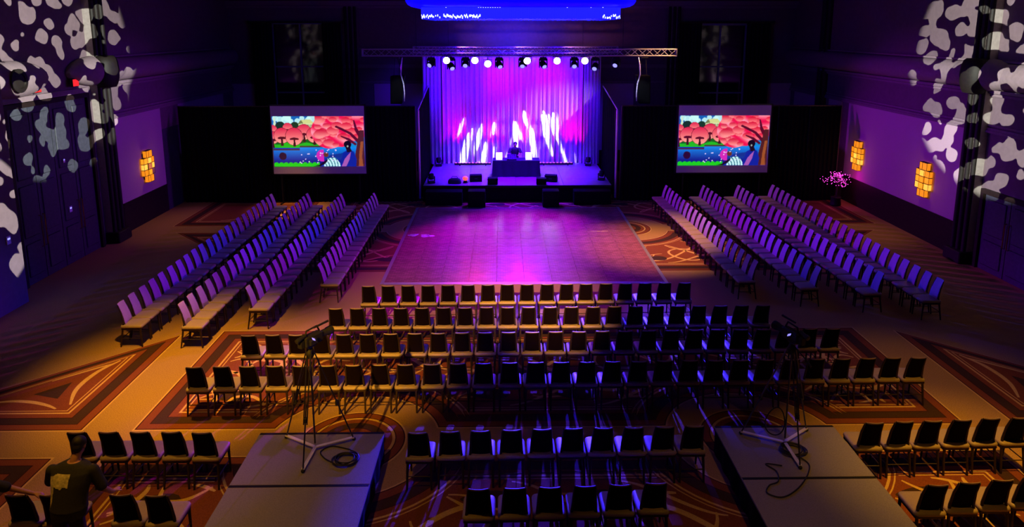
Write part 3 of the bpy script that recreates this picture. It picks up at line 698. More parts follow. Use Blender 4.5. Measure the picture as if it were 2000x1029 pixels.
# ---- draped table, laptops, mixer, performer
tb = thing('folding_table', 'folding table draped in black cloth at the centre of the stage', 'table', (.66, 32.28, SZ + .0025))
MB().bbox((0, 0, .755), (2.16, .74, .035), .01).build('tabletop', black_pl, tb)
for sx in (-.9, .9):
    for sy in (-.28, .28): MB().tube([(sx, sy, 0), (sx, sy, .74)], .016, 8).build('leg', steel, tb, True)
cl = thing('tablecloth', 'black cloth over the stage table, hanging to the deck', 'tablecloth', (.66, 32.28, SZ + .0025))
mb = MB()
per = rrect(2.20, .78, .03, 0, 3); n = len(per)
def dens(P, k):
    out = []
    for i in range(len(P)):
        a, b = Vector(P[i]), Vector(P[(i + 1) % len(P)]); m = max(1, int((b - a).length / .06))
        out += [a.lerp(b, t / m) for t in range(m)]
    return out
per = dens(per, 1)
rings = []
for t in np.linspace(0, 1, 9):
    z = .012 + .768 * t
    rings.append([(p.x * (1 + .03 * (1 - t)) + .018 * (1 - t) * math.sin(i * 1.25), p.y * (1 + .05 * (1 - t)) + .025 * (1 - t) * math.sin(i * .9 + 1), z) for i, p in enumerate(per)])
mb.loft(rings, cap=False); mb.poly([(p[0], p[1]) for p in rings[-1]], .780); mb.build('cloth', black_cloth, cl, True)
lid_glow = glow('laptop_lid_white_glow', (.92, .95, 1.0), 2.6)
for k, (x, lab) in enumerate(((-.14, 'left of the two open laptops with lids glowing white on the stage table'), (1.25, 'right of the two open laptops with lids glowing white on the stage table'))):
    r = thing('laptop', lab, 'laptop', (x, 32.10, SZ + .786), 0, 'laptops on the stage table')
    b = MB().bbox((0, -.02, .010), (.32, .23, .018), .005).build('base', alu, r)
    MB().box((0, -.02, .0205), (.27, .15, .003)).build('keyboard', glow('laptop_base_white_glow', (.8, .9, 1.0), 1.5), b)  # glow stands in for white light on the laptop base
    R = Matrix.Rotation(-.16, 3, 'X')
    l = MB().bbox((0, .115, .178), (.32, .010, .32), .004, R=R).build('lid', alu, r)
    MB().box((0, .108, .178), (.295, .004, .295), R=R).build('screen', lid_glow, l)  # glowing panel stands in for stage light blown out on the lid
r = thing('mixer', 'dark mixing desk in the middle of the stage table', 'mixer', (.45, 32.10, SZ + .786))
MB().add([(-.22, -.16, 0), (.22, -.16, 0), (.22, .16, 0), (-.22, .16, 0), (-.22, -.16, .05), (.22, -.16, .05), (.22, .16, .24), (-.22, .16, .24)], [(3, 2, 1, 0), (4, 5, 6, 7), (0, 1, 5, 4), (1, 2, 6, 5), (2, 3, 7, 6), (3, 0, 4, 7)]).build('housing', black_pl, r)
for i in range(4):
    for j in range(3): MB().tube([(-.15 + .1 * i, -.10 + .09 * j, .085 + .0535 * j - .02), (-.15 + .1 * i, -.10 + .09 * j, .11 + .0535 * j)], .014, 8).build('knob', steel, r)

# ---- stage curtains: sheer white centre panels, pale side panels
CZ0 = SZ + .012
cx = np.linspace(-3.02, 4.10, 8)
names = ('first', 'second', 'third', 'fourth', 'fifth', 'sixth', 'seventh')
for i in range(7):
    wd = cx[i + 1] - cx[i]
    mb = drape_mesh(wd * .985, 5.40, 4, .10, 40 + i, .0, .0, 56)
    o = mb.build('stage_curtain', white_drape, None, True, loc=((cx[i] + cx[i + 1]) / 2, 35.30, CZ0))
    tag(o, '%s from the left of the seven sheer white curtain panels behind the stage' % names[i], 'curtain', 'sheer white stage curtains')
for k, (a, b, lab) in enumerate(((-3.98, -3.06, 'pale side curtain at the left end of the stage backdrop'), (4.12, 4.96, 'pale side curtain at the right end of the stage backdrop'))):
    o = drape_mesh(b - a, 5.45, 5, .05, 60 + k).build('side_curtain', blue_drape, None, True, loc=((a + b) / 2, 35.05, CZ0)); tag(o, lab, 'curtain', 'pale side curtains of the stage')
o = drape_mesh(9.0, 5.45, 20, .05, 71).build('backing_curtain', blue_drape, None, True, loc=(.5, 35.72, CZ0)); tag(o, 'wide plain curtain hanging behind the sheer white panels', 'curtain')
# black wing drapes beside the stage
for s, x, lab in ((-1, -3.68, 'tall black wing drape along the left side of the stage'), (1, 5.08, 'tall black wing drape along the right side of the stage')):
    r = thing('wing_drape', lab, 'drape', (x, 32.70, .0075))
    mb = MB()
    def wing(u, v): return (.05 * math.sin(46 * u), (u - .5) * 4.5, v * (4.05 + .65 * u))
    mb.grid(wing, 70, 8); mb.build('drape', black_drape, r, True)
    MB().tube([(0, -2.3, 4.06), (0, 2.3, 4.74)], .028, 8).build('pipe', alu, r, True)
    MB().tube([(0, -2.28, 0), (0, -2.28, 4.06)], .055, 10).build('upright', alu, r, True)
    MB().lathe([(.11, 0), (.11, .015), (.06, .02), (.06, .10)], (0, -2.28, 0), 16).build('base_plate', steel, r)

# ---- low LED battens and floor fixtures at the curtain foot
def batten(x0, x1, label):
    r = thing('led_batten', label, 'stage light', ((x0 + x1) / 2, 34.72, SZ + .0025)); L = x1 - x0
    MB().bbox((0, 0, .085), (L, .14, .09), .012).build('housing', black_pl, r)
    for s in (-.35, .35): MB().bbox((s * L, 0, .02), (.06, .20, .04), .006).build('foot', black_pl, r)
    n = int(L / .16)
    for k in range(n): MB().tube([((k + .5) * L / n - L / 2, .02, .128), ((k + .5) * L / n - L / 2, .02, .138)], .045, 10).build('lens', glow('batten_lens', (1.0, .1, .85), 3.0), r)
batten(-2.42, -.55, 'black LED batten on the deck along the curtain foot, left of the table')
batten(1.85, 3.60, 'black LED batten on the deck along the curtain foot, right of the table')
PK, VI, BL = (1.0, 0, .50), (.38, 0, 1.0), (.02, 0, 1.0)
for k, (x, c) in enumerate(zip(np.linspace(-2.80, 3.85, 13), (VI, PK, VI, BL, PK, VI, BL, PK, VI, BL, VI, PK, PK))):      # narrow uplights, one colour each
    lamp('batten_uplight', 'SPOT', (x, 34.66, SZ + .20), 300 if c is PK else 240, c, (x + jit(.1), 35.25, 3.3), 46, 1.0, .04)
for k, x in enumerate(np.linspace(-2.1, 3.2, 5)):
    lamp('curtain_violet_wash', 'SPOT', (x, 32.6, 6.2), 800, ((.05, 0, 1.0), (.30, 0, 1.0), (.10, 0, 1.0))[k % 3], (x + (1.2 if k % 2 else -1.2), 35.35, 4.9), 60, 1.0, .08)
for x in (-2.0, .5, 3.0): lamp('curtain_top_wash', 'SPOT', (x, 33.2, 6.2), 420, (.02, 0, 1.0), (x, 35.3, 5.9), 95, 1.0, .08)
gobo((.5, 31.75, 6.0), (.45, 35.3, 1.95), 14000, 62, 15, 4.4, 1.0, .28, .12, 7.5, (.95, 1.0, .92))  # added white spot, its streaks imitate blown-out light on the curtain folds
for x in (-3.6, 4.6): lamp('side_curtain_wash', 'SPOT', (x, 32.0, 6.1), 520, (.04, 0, 1.0), (x * .98, 35.0, 3.4), 50, 1.0, .08)
lamp('stage_deck_wash', 'SPOT', (.6, 31.6, 6.2), 14000, (.06, 0, 1.0), (.6, 32.6, .7), 88, .8, .15)

# ---- trusses
def truss(name, label, c, L, s):
    r = thing(name, label, 'truss', c); n = int(round(L / (s * 1.15))); h = s / 2
    for y in (-h, h):
        for z in (-h, h): MB().tube([(-L / 2, y, z), (L / 2, y, z)], .025, 8).build('chord', alu, r, True)
    st_ = L / n
    A = MB().tube([(-st_ / 2, -h, -h), (st_ / 2, -h, h)], .011, 6).mesh('brace', alu); B = MB().tube([(-st_ / 2, -h, h), (st_ / 2, -h, -h)], .011, 6).mesh('brace', alu)
    oth = MB()
    for k in range(n):
        x = -L / 2 + (k + .5) * st_; put('brace', A if k % 2 else B, r, (x, 0, 0))
        z0, z1 = (-h, h) if k % 2 == 0 else (h, -h)
        oth.tube([(x - st_ / 2, h, z0), (x + st_ / 2, h, z1)], .011, 5); oth.tube([(x - st_ / 2, z0, h), (x + st_ / 2, z1, h)], .011, 5); oth.tube([(x - st_ / 2, z0, -h), (x + st_ / 2, z1, -h)], .011, 5)
    o = oth.build('rear_lacing', alu, r); o['kind'] = 'stuff'
    for s_ in (-1, 1): MB().bbox((s_ * (L / 2 + .01), 0, 0), (.03, s + .06, s + .06), .008).build('end_plate', alu, r)
    for x in (-L * .33, L * .33): MB().tube([(x, 0, h), (x, 0, ZC - c[2])], .012, 6).build('hang_cable', steel, r)
    return r
truss('front_truss', 'long aluminium box truss over the stage front, carrying the stage lights', (.80, 31.5, 6.53), 14.0, .29)
truss('rear_truss', 'shorter aluminium box truss over the curtains behind the lights', (.68, 34.6, 6.56), 10.0, .29)

for x in (-2.0, .8, 3.2): lamp('rear_truss_fill', 'SPOT', (x, 33.6, 5.9), 110, (1.0, .30, .40), (x + .4, 34.5, 6.5), 70, 1.0, .04)  # unseen pink spots without fixtures, added to brighten the rear truss
# ---- fixtures on the front truss
lens_w = glow('lens_white_hot', (1.0, .97, 1.0), 9.0); lens_b = glow('lens_blue_dim', (.35, .35, 1.0), 1.2)
def moving_head(x, z, tilt, pan, label):
    r = thing('moving_head_light', label, 'stage light', (x, 31.35, 6.340)); dz = z - 6.340
    MB().bbox((0, .06, -.075), (.30, .24, .12), .02).build('base', black_pl, r)
    MB().tube([(0, .10, -.02), (0, .12, .02)], .03, 8).build('clamp', steel, r)
    y = MB()
    for s in (-1, 1): y.bbox((s * .17, .06, (-.13 + dz) / 2 - .04), (.045, .12, abs(dz + .13) + .20), .015)
    y.bbox((0, .06, -.15), (.36, .14, .05), .015); y.build('yoke', black_pl, r)
    R = Matrix.Rotation(pan, 3, 'Z') @ Matrix.Rotation(PI / 2 + tilt, 3, 'X')
    h = MB(); h.lathe([(.06, -.17), (.12, -.15), (.145, -.05), (.145, .10), (.125, .17), (.10, .175)], (0, .06, dz), 18, R=R); ho = h.build('head', black_pl, r, True)
    l = MB(); l.lathe([(.105, .176), (.07, .190), (.01, .194)], (0, .06, dz), 18, R=R); l.build('lens', lens_b, ho, True)
    for s in (-1, 1): MB().ell((s * .145, .04, dz), (.02, .03, .06), 8, 6).build('side_knob', alu, ho, True)
    return r
HEADS = [(-3.15, 6.04, .9), (-2.26, 5.92, 1.2), (-1.62, 6.04, 1.1), (-.12, 6.00, 1.3), (.93, 6.02, 1.2), (1.85, 6.00, 1.2), (3.24, 6.00, 1.0), (4.18, 5.91, 1.2), (5.12, 6.05, 1.1)]
for k, (x, z, t) in enumerate(HEADS):
    moving_head(x, z, t * .5, jit(.5), '%s from the left of the black moving-head lights under the front truss' % ORD[k])
def wash(x, z, label, strength):
    r = thing('wash_light', label, 'stage light', (x, 31.02, 6.340)); dz = z - 6.340
    MB().tube([(0, .34, -.004), (0, .02, dz + .17)], .018, 8).build('clamp_arm', steel, r)
    R = Matrix.Rotation(PI / 2 + .12, 3, 'X')
    h = MB(); h.lathe([(.07, -.26), (.13, -.22), (.165, -.02), (.165, .0)], (0, 0, dz), 22, R=R); h.build('can', black_pl, r, True)
    l = MB(); l.lathe([(.15, .001), (.14, .012), (.01, .02)], (0, 0, dz), 22, R=R); l.build('lens', lens_w, r, True)
    y = MB()
    for s in (-1, 1): y.bbox((s * .18, .02, dz + .08), (.02, .05, .22), .005)
    y.bbox((0, .02, dz + .19), (.38, .05, .02), .005); y.build('yoke', black_pl, r)
for k, (x, z) in enumerate(((-2.44, 6.20), (-1.19, 6.20), (-.62, 6.05), (1.12, 6.18), (2.44, 6.18), (3.67, 6.18))):
    wash(x, z, '%s from the left of the wash lights with white-hot round lenses on the truss' % ORD[k], 1)

# ---- flown loudspeakers at the truss ends
def flown(x, s, label):
    r = thing('flown_speaker', label, 'loudspeaker', (x, 31.35, 4.27))
    P = [(-.26, -.24, 0), (.26, -.24, 0), (.22, .24, 0), (-.22, .24, 0)]
    lean = .07 * s
    mb = MB(); mb.loft([[(px * k + lean * -z, py * k + .06 * z, z) for px, py, _ in P] for z, k in ((0, .92), (.03, 1), (.65, 1.12), (1.22, 1.22), (1.25, 1.18))]); mb.build('cabinet', black_cab, r)
    mb = MB(); mb.add([(q * .23 * k + lean * -z, -.245 * k + .06 * z - .008, z) for z, k in ((.06, 1), (.64, 1.12), (1.19, 1.21)) for q in (-1, 1)], [(0, 1, 3, 2), (2, 3, 5, 4)]); mb.build('grille', grille, r)
    for sx in (-.2, .2): MB().tube([(sx - lean * 1.25, .05, 1.24), (sx * .3, .12, 2.0)], .012, 6).build('rigging_strap', black_pl, r)
    MB().bbox((0, .14, 2.03), (.30, .34, .06), .01).build('rigging_plate', steel, r)
    P = [(-s * .30, -.05, 2.05), (-s * .26, -.16, 1.75), (-s * .24, -.22, 1.3), (-s * .34, -.24, .9), (-s * .37, -.22, .45), (-s * .36, -.20, .12)]
    MB().tube(P, [.02, .03, .028, .034, .03, .02], 8).build('cable_bundle', mat('shiny_cable_sleeve', (.75, .80, .85), .25, 0, .3, 18), r, True)
flown(-4.72, -1, 'tall black loudspeaker hung under the left end of the front truss')
flown(6.40, 1, 'tall black loudspeaker hung under the right end of the front truss')
lamp('sleeve_spill', 'SPOT', (-2.6, 30.2, 6.0), 160, (.9, 1, 1), (-4.45, 31.0, 5.0), 26, .8, .05); lamp('sleeve_spill', 'SPOT', (4.6, 30.2, 6.0), 160, (.9, 1, 1), (6.1, 31.0, 5.0), 26, .8, .05)
lamp('truss_end_spill', 'SPOT', (9.6, 29.6, 8.8), 3500, (1.0, .45, .2), (6.9, 31.5, 6.5), 26, 1.0, .05)

# ---- floor fixtures on the stage corners
def floor_fixture(x, y, rz, label):
    r = thing('floor_uplight', label, 'stage light', (x, y, SZ + .0025), rz)
    MB().bbox((0, 0, .05), (.30, .26, .10), .02).build('base', black_pl, r)
    yk = MB()
    for s in (-1, 1): yk.bbox((s * .15, 0, .20), (.03, .10, .24), .01)
    yk.build('yoke', black_pl, r)
    R = Matrix.Rotation(-.5, 3, 'X'); h = MB(); h.lathe([(.06, -.13), (.11, -.11), (.125, 0), (.125, .12), (.11, .13)], (0, 0, .30), 16, R=R); ho = h.build('head', black_pl, r, True)
    MB().lathe([(.10, .131), (.01, .138)], (0, 0, .30), 16, R=R).build('lens', lens_b, ho)
floor_fixture(-3.18, 30.62, .4, 'black floor light at the front left corner of the stage'); floor_fixture(4.55, 31.15, -.4, 'black floor light at the front right corner of the stage')
floor_fixture(-3.20, 34.55, .2, 'black floor light at the back left corner of the stage'); floor_fixture(4.35, 34.55, -.2, 'black floor light at the back right corner of the stage')

# ================================================================== black pipe-and-drape walls and projection screens
for sd, x0, x1, n in (('left', -14.05, -3.80, 7), ('right', 5.26, 14.9, 7)):
    r = thing('pipe_and_drape', 'black pipe-and-drape wall behind the %s screen' % sd, 'drape', ((x0 + x1) / 2, 30.25, .0075)); X = r.location.x; wd = (x1 - x0) / n
    for k in range(n):
        drape_mesh(wd * .995, 4.25, 7, .035, 90 + k).build('drape_panel', black_drape, r, True, (x0 + (k + .5) * wd - X, 0, 0))
    MB().tube([(x0 - X, .0, 4.26), (x1 - X, 0, 4.26)], .025, 8).build('top_pipe', steel, r, True)
    for k in range(n + 1): MB().tube([(x0 + k * wd - X, .10, 0), (x0 + k * wd - X, .10, 4.26)], .025, 8).build('upright', steel, r, True)

PW, PH = 220, 122
def picture():
    U, V = np.meshgrid(np.linspace(0, 1, PW), np.linspace(0, 1, PH)); C = np.zeros((PH, PW, 3)); AS = 1.82
    def fill(mask, c, a=1.0):
        m = mask[..., None] * a; C[:] = C * (1 - m) + np.array(c) * m
    def disc(u, v, r, ry=None): return ((U - u) * AS / r) ** 2 + ((V - v) / (ry or r)) ** 2 < 1
    def pol(P):
        ins = np.zeros(U.shape, bool); j = len(P) - 1
        for i in range(len(P)):
            (xi, yi), (xj, yj) = P[i], P[j]
            if yi != yj: ins ^= ((yi > V) != (yj > V)) & (U < (xj - xi) * (V - yi) / (yj - yi) + xi)
            j = i
        return ins
    C[:] = np.array((.02, .28, .62)) + V[..., None] * np.array((0, .25, .2))                      # sky
    for u, v, r in ((.04, .04, .06), (.09, .07, .07), (.16, .08, .10), (.17, .02, .08), (.21, .1, .05), (.28, .1, .06), (.33, .04, .05), (.44, .05, .10), (.40, .08, .07)): fill(disc(u, v, r), (.72, .95, .92), .85)
    fill(pol([(.015, .2), (.022, .04), (.030, .0), (.038, .04), (.045, .2)]), (.75, .85, .7))
    fill(disc(.09, .2, .10), (.02, .12, .06)); fill(disc(.25, .2, .09), (.02, .14, .06))
    fill(pol([(.28, .15), (.32, .07), (.42, .06), (.46, .14)]), (.75, .78, .45)); fill(pol([(.28, .15), (.32, .07), (.345, .15)]), (.35, .4, .22))
    fill(pol([(.29, .15), (.46, .14), (.46, .25), (.29, .25)]), (.8, .85, .6)); fill((np.mod(U * 90, 1) < .4) & pol([(.30, .17), (.45, .16), (.45, .25), (.30, .25)]), (.1, .18, .12))
    fill((V > .42) & (V < .66) & (U < .62), (.02, .28, .04)); fill((V > .54 + .02 * np.sin(30 * U)) & (V < .64) & (U < .6), (.06, .62, .04))
    for u, v, r in ((.0, .27, .10), (.17, .23, .10), (.30, .27, .07), (.0, .42, .12), (.345, .31, .15), (.455, .37, .15), (.10, .38, .15), (.235, .40, .17)):
        d = disc(u, v, r); fill(disc(u, v, r * 1.05), (.30, .02, .06)); fill(d, (.95, .16, .26)); g = np.clip((V - (v - r)) / (2 * r), 0, 1)
        C[d] = (np.array((.80, .08, .20)) * (1 - g[d][:, None]) + np.array((1.0, .55, .48)) * g[d][:, None])
        fill(pol([(u - .014, v + .20), (u - .008, v + .05), (u + .008, v + .05), (u + .016, v + .20)]), (.16, .01, .03)); fill(disc(u, v + .05, r * .55, .03) & (V < v + .07), (.25, .01, .05))
    fill((V > .62) & (U > .0), (.01, .10, .55)); wv = np.clip((V - .62) / .3, 0, 1)[..., None]
    W = (V > np.where(U < .29, .67, .615)) & (V < .95); C[W] = (np.array((.03, .42, .85)) * (1 - wv) + np.array((.01, .03, .38)) * wv)[W]
    fill((V > .645) & (V < .672) & (U < .29), (.22, .10, .06)); fill((V > .585) & (V < .617) & (U > .29) & (U < .63), (.18, .16, .10))
    fill(disc(.10, .79, .075), (.10, .01, .10)); fill((V > .94 - .03 * np.abs(np.sin(60 * U))) & (U < .5), (.05, .70, .03))
    big = ((U > .47) & (V < .30)) | disc(.62, .30, .36, .34) | disc(.72, .48, .28, .13) | disc(.60, .13, .25) | disc(.84, .2, .4, .3) | disc(.58, .46, .18, .12) | disc(.70, .55, .22, .06)
    fill(big, (.90, .05, .22)); t = .5 + .5 * np.sin(22 * V + 7 * np.sin(5 * U) + 3 * U); C[big] = (np.array((.88, .04, .20)) * (1 - t[big][:, None]) + np.array((1.0, .50, .58)) * t[big][:, None])
    q = np.random.default_rng(11)
    for k in range(46):
        u, v = q.uniform(.48, 1.0), q.uniform(-.02, .62); r = q.uniform(.06, .13)
        if u < .60 and v > .52 or u > .9 and v > .3: continue
        d = disc(u, v, r, r * .62) & big; g = np.clip((V - (v - r * .62)) / (1.24 * r), 0, 1)[..., None]
        hot = np.clip((u - .5) * 1.2, 0, 1); C[d] = (np.array((.72 + .15 * hot, .02, .12)) * (1 - g) + np.array((1.0, .52 - .25 * hot, .50 - .2 * hot)) * g)[d]
    for P in ([(1.0, .40), (.93, .25), (.90, .08), (.885, .08), (.90, .28), (.95, .45)], [(.95, .48), (.86, .32), (.70, .18), (.68, .21), (.84, .36), (.92, .52)], [(.92, .55), (.84, .44), (.74, .38), (.74, .40), (.82, .48), (.90, .58)]): fill(pol(P), (.25, .02, .08))
    fill(pol([(.89, 1), (.90, .72), (.93, .45), (.95, .28), (1.0, .28), (1.0, 1)]), (.22, .07, .06)); fill(pol([(.93, 1), (.94, .75), (.96, .5), (.99, .5), (.97, .8), (.98, 1)]), (.50, .22, .08))
    fill(pol([(.72, .98), (.76, .72), (.82, .66), (.88, .70), (.91, .85), (.90, 1), (.72, 1)]), (.02, .08, .50)); fill(pol([(.74, 1), (.78, .84), (.85, .70), (.83, .86), (.79, 1)]), (.55, .25, .60))
    fill(disc(.815, .56, .075), (.02, .01, .03)); fill(pol([(.79, .62), (.84, .6), (.86, .70), (.81, .72)]), (.05, .02, .04)); fill(disc(.815, .595, .02), (.5, .55, .5))
    fill(pol([(.54, 1), (.60, .80), (.66, .78), (.72, .92), (.73, 1)]), (.70, .90, .92)); fill((np.mod(((U - .54) ** 2 * 4 + (V - 1) ** 2) ** .5 * 16, 1) < .35) & pol([(.54, 1), (.60, .80), (.66, .78), (.72, .92), (.73, 1)]), (.05, .35, .45))
    fill(pol([(.42, 1), (.50, .96), (.60, .84), (.57, .93), (.50, 1)]), (.03, .01, .04)); fill(pol([(.58, .84), (.62, .77), (.76, .73), (.74, .82), (.64, .82)]), (.03, .12, .45)); fill(disc(.535, .78, .12) & (U < .55), (.75, .10, .62)); fill(disc(.575, .76, .05), (.30, .12, .05))
    q = np.random.default_rng(5)
    for _ in range(26): fill(disc(q.uniform(.28, .74), q.uniform(.66, .93), .012), (.85, .75, .95))
    return C
PIC = np.clip(picture(), 0, 1) ** 1.75 * 1.15
def screen_mat():
    m = bpy.data.materials.new('projected_picture'); m.use_nodes = True; N = m.node_tree.nodes; L = m.node_tree.links; b = N['Principled BSDF']
    at = N.new('ShaderNodeVertexColor'); at.layer_name = 'picture'; b.inputs['Base Color'].default_value = (.1, .1, .1, 1); b.inputs['Roughness'].default_value = .9
    L.new(at.outputs['Color'], b.inputs['Emission Color']); b.inputs['Emission Strength'].default_value = .95; return m
PM = MB().grid(lambda u, v: ((u - .5) * 3.95, 0, (.5 - v) * 2.21), PW - 1, PH - 1); PM.f = [tuple(reversed(f)) for f in PM.f]; PM = PM.mesh('projected_picture', screen_mat())
ca = PM.color_attributes.new('picture', 'FLOAT_COLOR', 'POINT'); ca.data.foreach_set('color', np.concatenate([PIC.reshape(-1, 3), np.ones((PW * PH, 1))], 1).astype(np.float32).ravel())
screen_cloth = mat('screen_cloth', (.70, .68, .70), .9, 0, .03, 20, 0, .1)
for sd, xc in (('left', -7.96), ('right', 9.69)):
    r = thing('projection_screen', 'wide projection screen showing a pink-tree painting, %s of the stage' % sd, 'screen', (xc, 29.98, 0.0075))
    MB().box((0, .012, 2.82), (4.03, .012, 2.98)).build('screen_surface', screen_cloth, r)
    f = put('projected_picture', PM, r, (0, 0, 2.755))
    for sx in (-2.05, 2.05): MB().box((sx, .03, 2.82), (.07, .05, 3.10)).build('frame_bar', black_pl, r)
    for z in (1.30, 4.335): MB().box((0, .03, z), (4.17, .05, .06)).build('frame_bar', steel if z > 4 else black_pl, r)
    for sx in (-1.7, 1.7): MB().box((sx, .05, .64), (.06, .05, 1.28)).build('leg', black_pl, r)
    for sx in (-1.7, 1.7): MB().box((sx, -.05, .02), (.08, .40, .04)).build('foot', black_pl, r)
# ================================================================== wall sconces
pane_m = [glow('sconce_amber_pane_%d' % k, c, s) for k, (c, s) in enumerate((((1.0, .30, .008), .9), ((1.0, .36, .012), 1.0), ((1.0, .24, .01), .7), ((1.0, .42, .05), 1.5)))]
dull = mat('sconce_unlit_pane', (.45, .25, .22), .4, 0, .2, 20)
def sconce(x, sgn, y, z, label, seed, dim=()):
    r = thing('wall_sconce', label, 'sconce', (x, y, z)); f = -sgn; q = np.random.default_rng(seed)
    MB().bbox((f * .03, 0, 0), (.05, .40, 1.05), .01).build('back_plate', steel, r)
    def cell(cy, cz, w_, h_, d, m):
        fr = MB(); t = .016
        fr.box((f * (.05 + d / 2), cy, cz + h_ / 2), (d + .01, w_, t)); fr.box((f * (.05 + d / 2), cy, cz - h_ / 2), (d + .01, w_, t))
        for s in (-1, 1): fr.box((f * (.05 + d + .002), cy + s * w_ / 2, cz), (.010, .010, h_))
        fo = fr.build('cell_frame', wains, r)
        MB().box((f * (.05 + d / 2), cy, cz), (d, w_ - .004, h_ - t)).build('glass_pane', m, fo)
    for zz in (-.49, .49):
        for cy, w_ in ((-.11, .26), (.11, .17)): cell(cy * sgn, zz, w_, .27, .14, pane_m[0])
    k = 0
    for row, zz in enumerate((-.235, 0.0, .235)):
        for cy in (-.27, 0, .27):
            m = dull if k in dim else pane_m[[0, 1, 0, 3, 1, 3, 1, 3, 0][(k + seed) % 9]]; cell(cy, zz, .265, .225, .12 + .03 * (cy == 0), m); k += 1
    lamp('sconce_bulb', 'POINT', (x + f * .42, y, z), 5, (1.0, .42, .06), radius=.15)
sconce(XL + .03, -1, 27.35, 2.22, 'glowing amber glass-block sconce on the left wall', 0, (2, 4))
sconce(XR - .03, 1, 29.25, 2.22, 'farther of the two amber glass-block sconces on the right wall', 3)
sconce(XR - .03, 1, 24.45, 2.22, 'nearer of the two amber glass-block sconces on the right wall', 5)

# ================================================================== pink light tree
r = thing('blossom_light_tree', 'small artificial tree with glowing pink blossom lights by the right drape', 'tree', (14.55, 29.35, .0075))
MB().lathe([(.20, 0), (.23, .04), (.19, .30), (.22, .36), (.20, .37), (.03, .34)], n=18).build('planter', black_pl, r, True)
bark = mat('tree_bark', (.03, .012, .012), .8, 0, .3, 40, .2)
MB().tube([(0, 0, .3), (.02, 0, .7), (0, .01, 1.1)], [.035, .028, .022], 8).build('trunk', bark, r, True)
tw = MB(); bl = []
for k in range(9):
    a = k * 2.4; e = .15 + .95 * (k / 8); L = .55 + .12 * math.sin(3 * k)
    d = Vector((math.cos(a) * math.cos(e), math.sin(a) * math.cos(e), math.sin(e))); b0 = Vector((0, 0, .95 + .02 * k)); P = [b0 + d * L * t + Vector((0, 0, -.10 * t * t)) for t in np.linspace(0, 1, 6)]
    tw.tube(P, [.014, .012, .010, .008, .006, .004], 5)
    for _ in range(17):
        t = random.uniform(.35, 1.02); p = b0 + d * L * t + Vector((0, 0, -.10 * t * t)) + Vector((jit(.17), jit(.17), jit(.16))); bl.append(p)
tw.build('branches', bark, r)
bm_ = MB().ell((0, 0, 0), (.012, .012, .011), 6, 4).mesh('blossom_light', glow('blossom_pink', (1.0, .05, .62), 6.0))
for p in bl: put('blossom_light', bm_, r, p)
lamp('tree_glow', 'POINT', (14.9, 29.2, 1.25), 7, (1.0, .03, .55), radius=.2)

# ================================================================== chandelier
ch = thing('chandelier', 'huge blue-lit crystal chandelier hanging below the ceiling', 'chandelier', (.57, 23.2, 7.86)); cw, cd = 5.86, 4.6
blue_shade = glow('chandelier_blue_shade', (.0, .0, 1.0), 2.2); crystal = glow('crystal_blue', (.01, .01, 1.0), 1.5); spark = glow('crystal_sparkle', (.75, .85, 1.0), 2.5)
R_ = [rrect(cw + 1.0 - g, cd + 1.0 - g, .9, z, 8) for z, g in ((.34, 1.0), (.345, .62), (.37, .30), (.43, .10), (.52, 0), (1.02, 0))]
MB().loft(R_).build('canopy_shade', blue_shade, ch, True)
MB().loft([rrect(cw - .12, cd - .12, .12, .02, 4), rrect(cw - .12, cd - .12, .12, .35, 4)]).build('inner_diffuser', blue_shade, ch)
fr = MB(); sp = MB()
per = dens(rrect(cw, cd, .12, 0, 4), 1)
for i, p in enumerate(per):
    a = per[(i + 1) % len(per)]
    for t in (0.0, .5):
        c = p.lerp(a, t); zz = random.uniform(0, .025)
        fr.tube([(c.x, c.y, zz), (c.x, c.y, .34)], .017, 4)
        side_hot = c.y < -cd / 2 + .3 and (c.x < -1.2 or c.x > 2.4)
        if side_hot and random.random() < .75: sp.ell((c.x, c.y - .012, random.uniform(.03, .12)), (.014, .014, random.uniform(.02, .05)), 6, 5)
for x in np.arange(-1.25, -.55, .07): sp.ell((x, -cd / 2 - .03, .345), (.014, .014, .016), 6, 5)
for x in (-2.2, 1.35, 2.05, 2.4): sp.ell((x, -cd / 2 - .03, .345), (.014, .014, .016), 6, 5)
o = fr.build('crystal_fringe', crystal, ch); o['kind'] = 'stuff'; o = sp.build('crystal_sparkles', spark, ch); o['kind'] = 'stuff'
lamp('chandelier_light', 'POINT', (.57, 23.2, 7.7), 220, (.02, .01, 1.0), radius=1.2)

# ================================================================== small wall things
def sign(loc, d, m, name, label, cat):
    r = thing(name, label, cat, loc)
    MB().bbox((0, 0, 0), d, .008).build('housing', black_pl, r); MB().box((d[0] * .5 + .002, 0, 0), (.004, d[1] - .04, d[2] - .04)).build('face', m, r)
redface = glow('exit_red', (1.0, .02, .02), 1.1)
sign((XL + .16, 21.2, 5.80), (.10, .40, .24), redface, 'exit_light', 'glowing red sign box over the tall left doors, nearer one', 'sign')
sign((XL + .16, 23.15, 5.84), (.10, .34, .26), redface, 'exit_light', 'glowing red sign box beside the left column capital', 'sign')
plate = mat('white_wall_plate', (.80, .82, .85), .4, 0, .04, 20)
for x, y, z, s, lab in ((-13.38, 18.35, 1.95, .10, 'small white control plate on the projecting left wall'), (XL + .12, 22.25, 1.80, .09, 'small pale plate on the tall left doors'), (XL + .12, 22.2, 3.42, .06, 'tiny pale tag high on the tall left doors')):
    r = thing('wall_plate', lab, 'wall plate', (x, y, z)); MB().bbox((0, 0, 0), (.03, s * 1.6, s * 2.2), .006).build('cover', plate, r); MB().box((.017, 0, s * .4), (.004, s, s * .5)).build('display', lens_b, r)

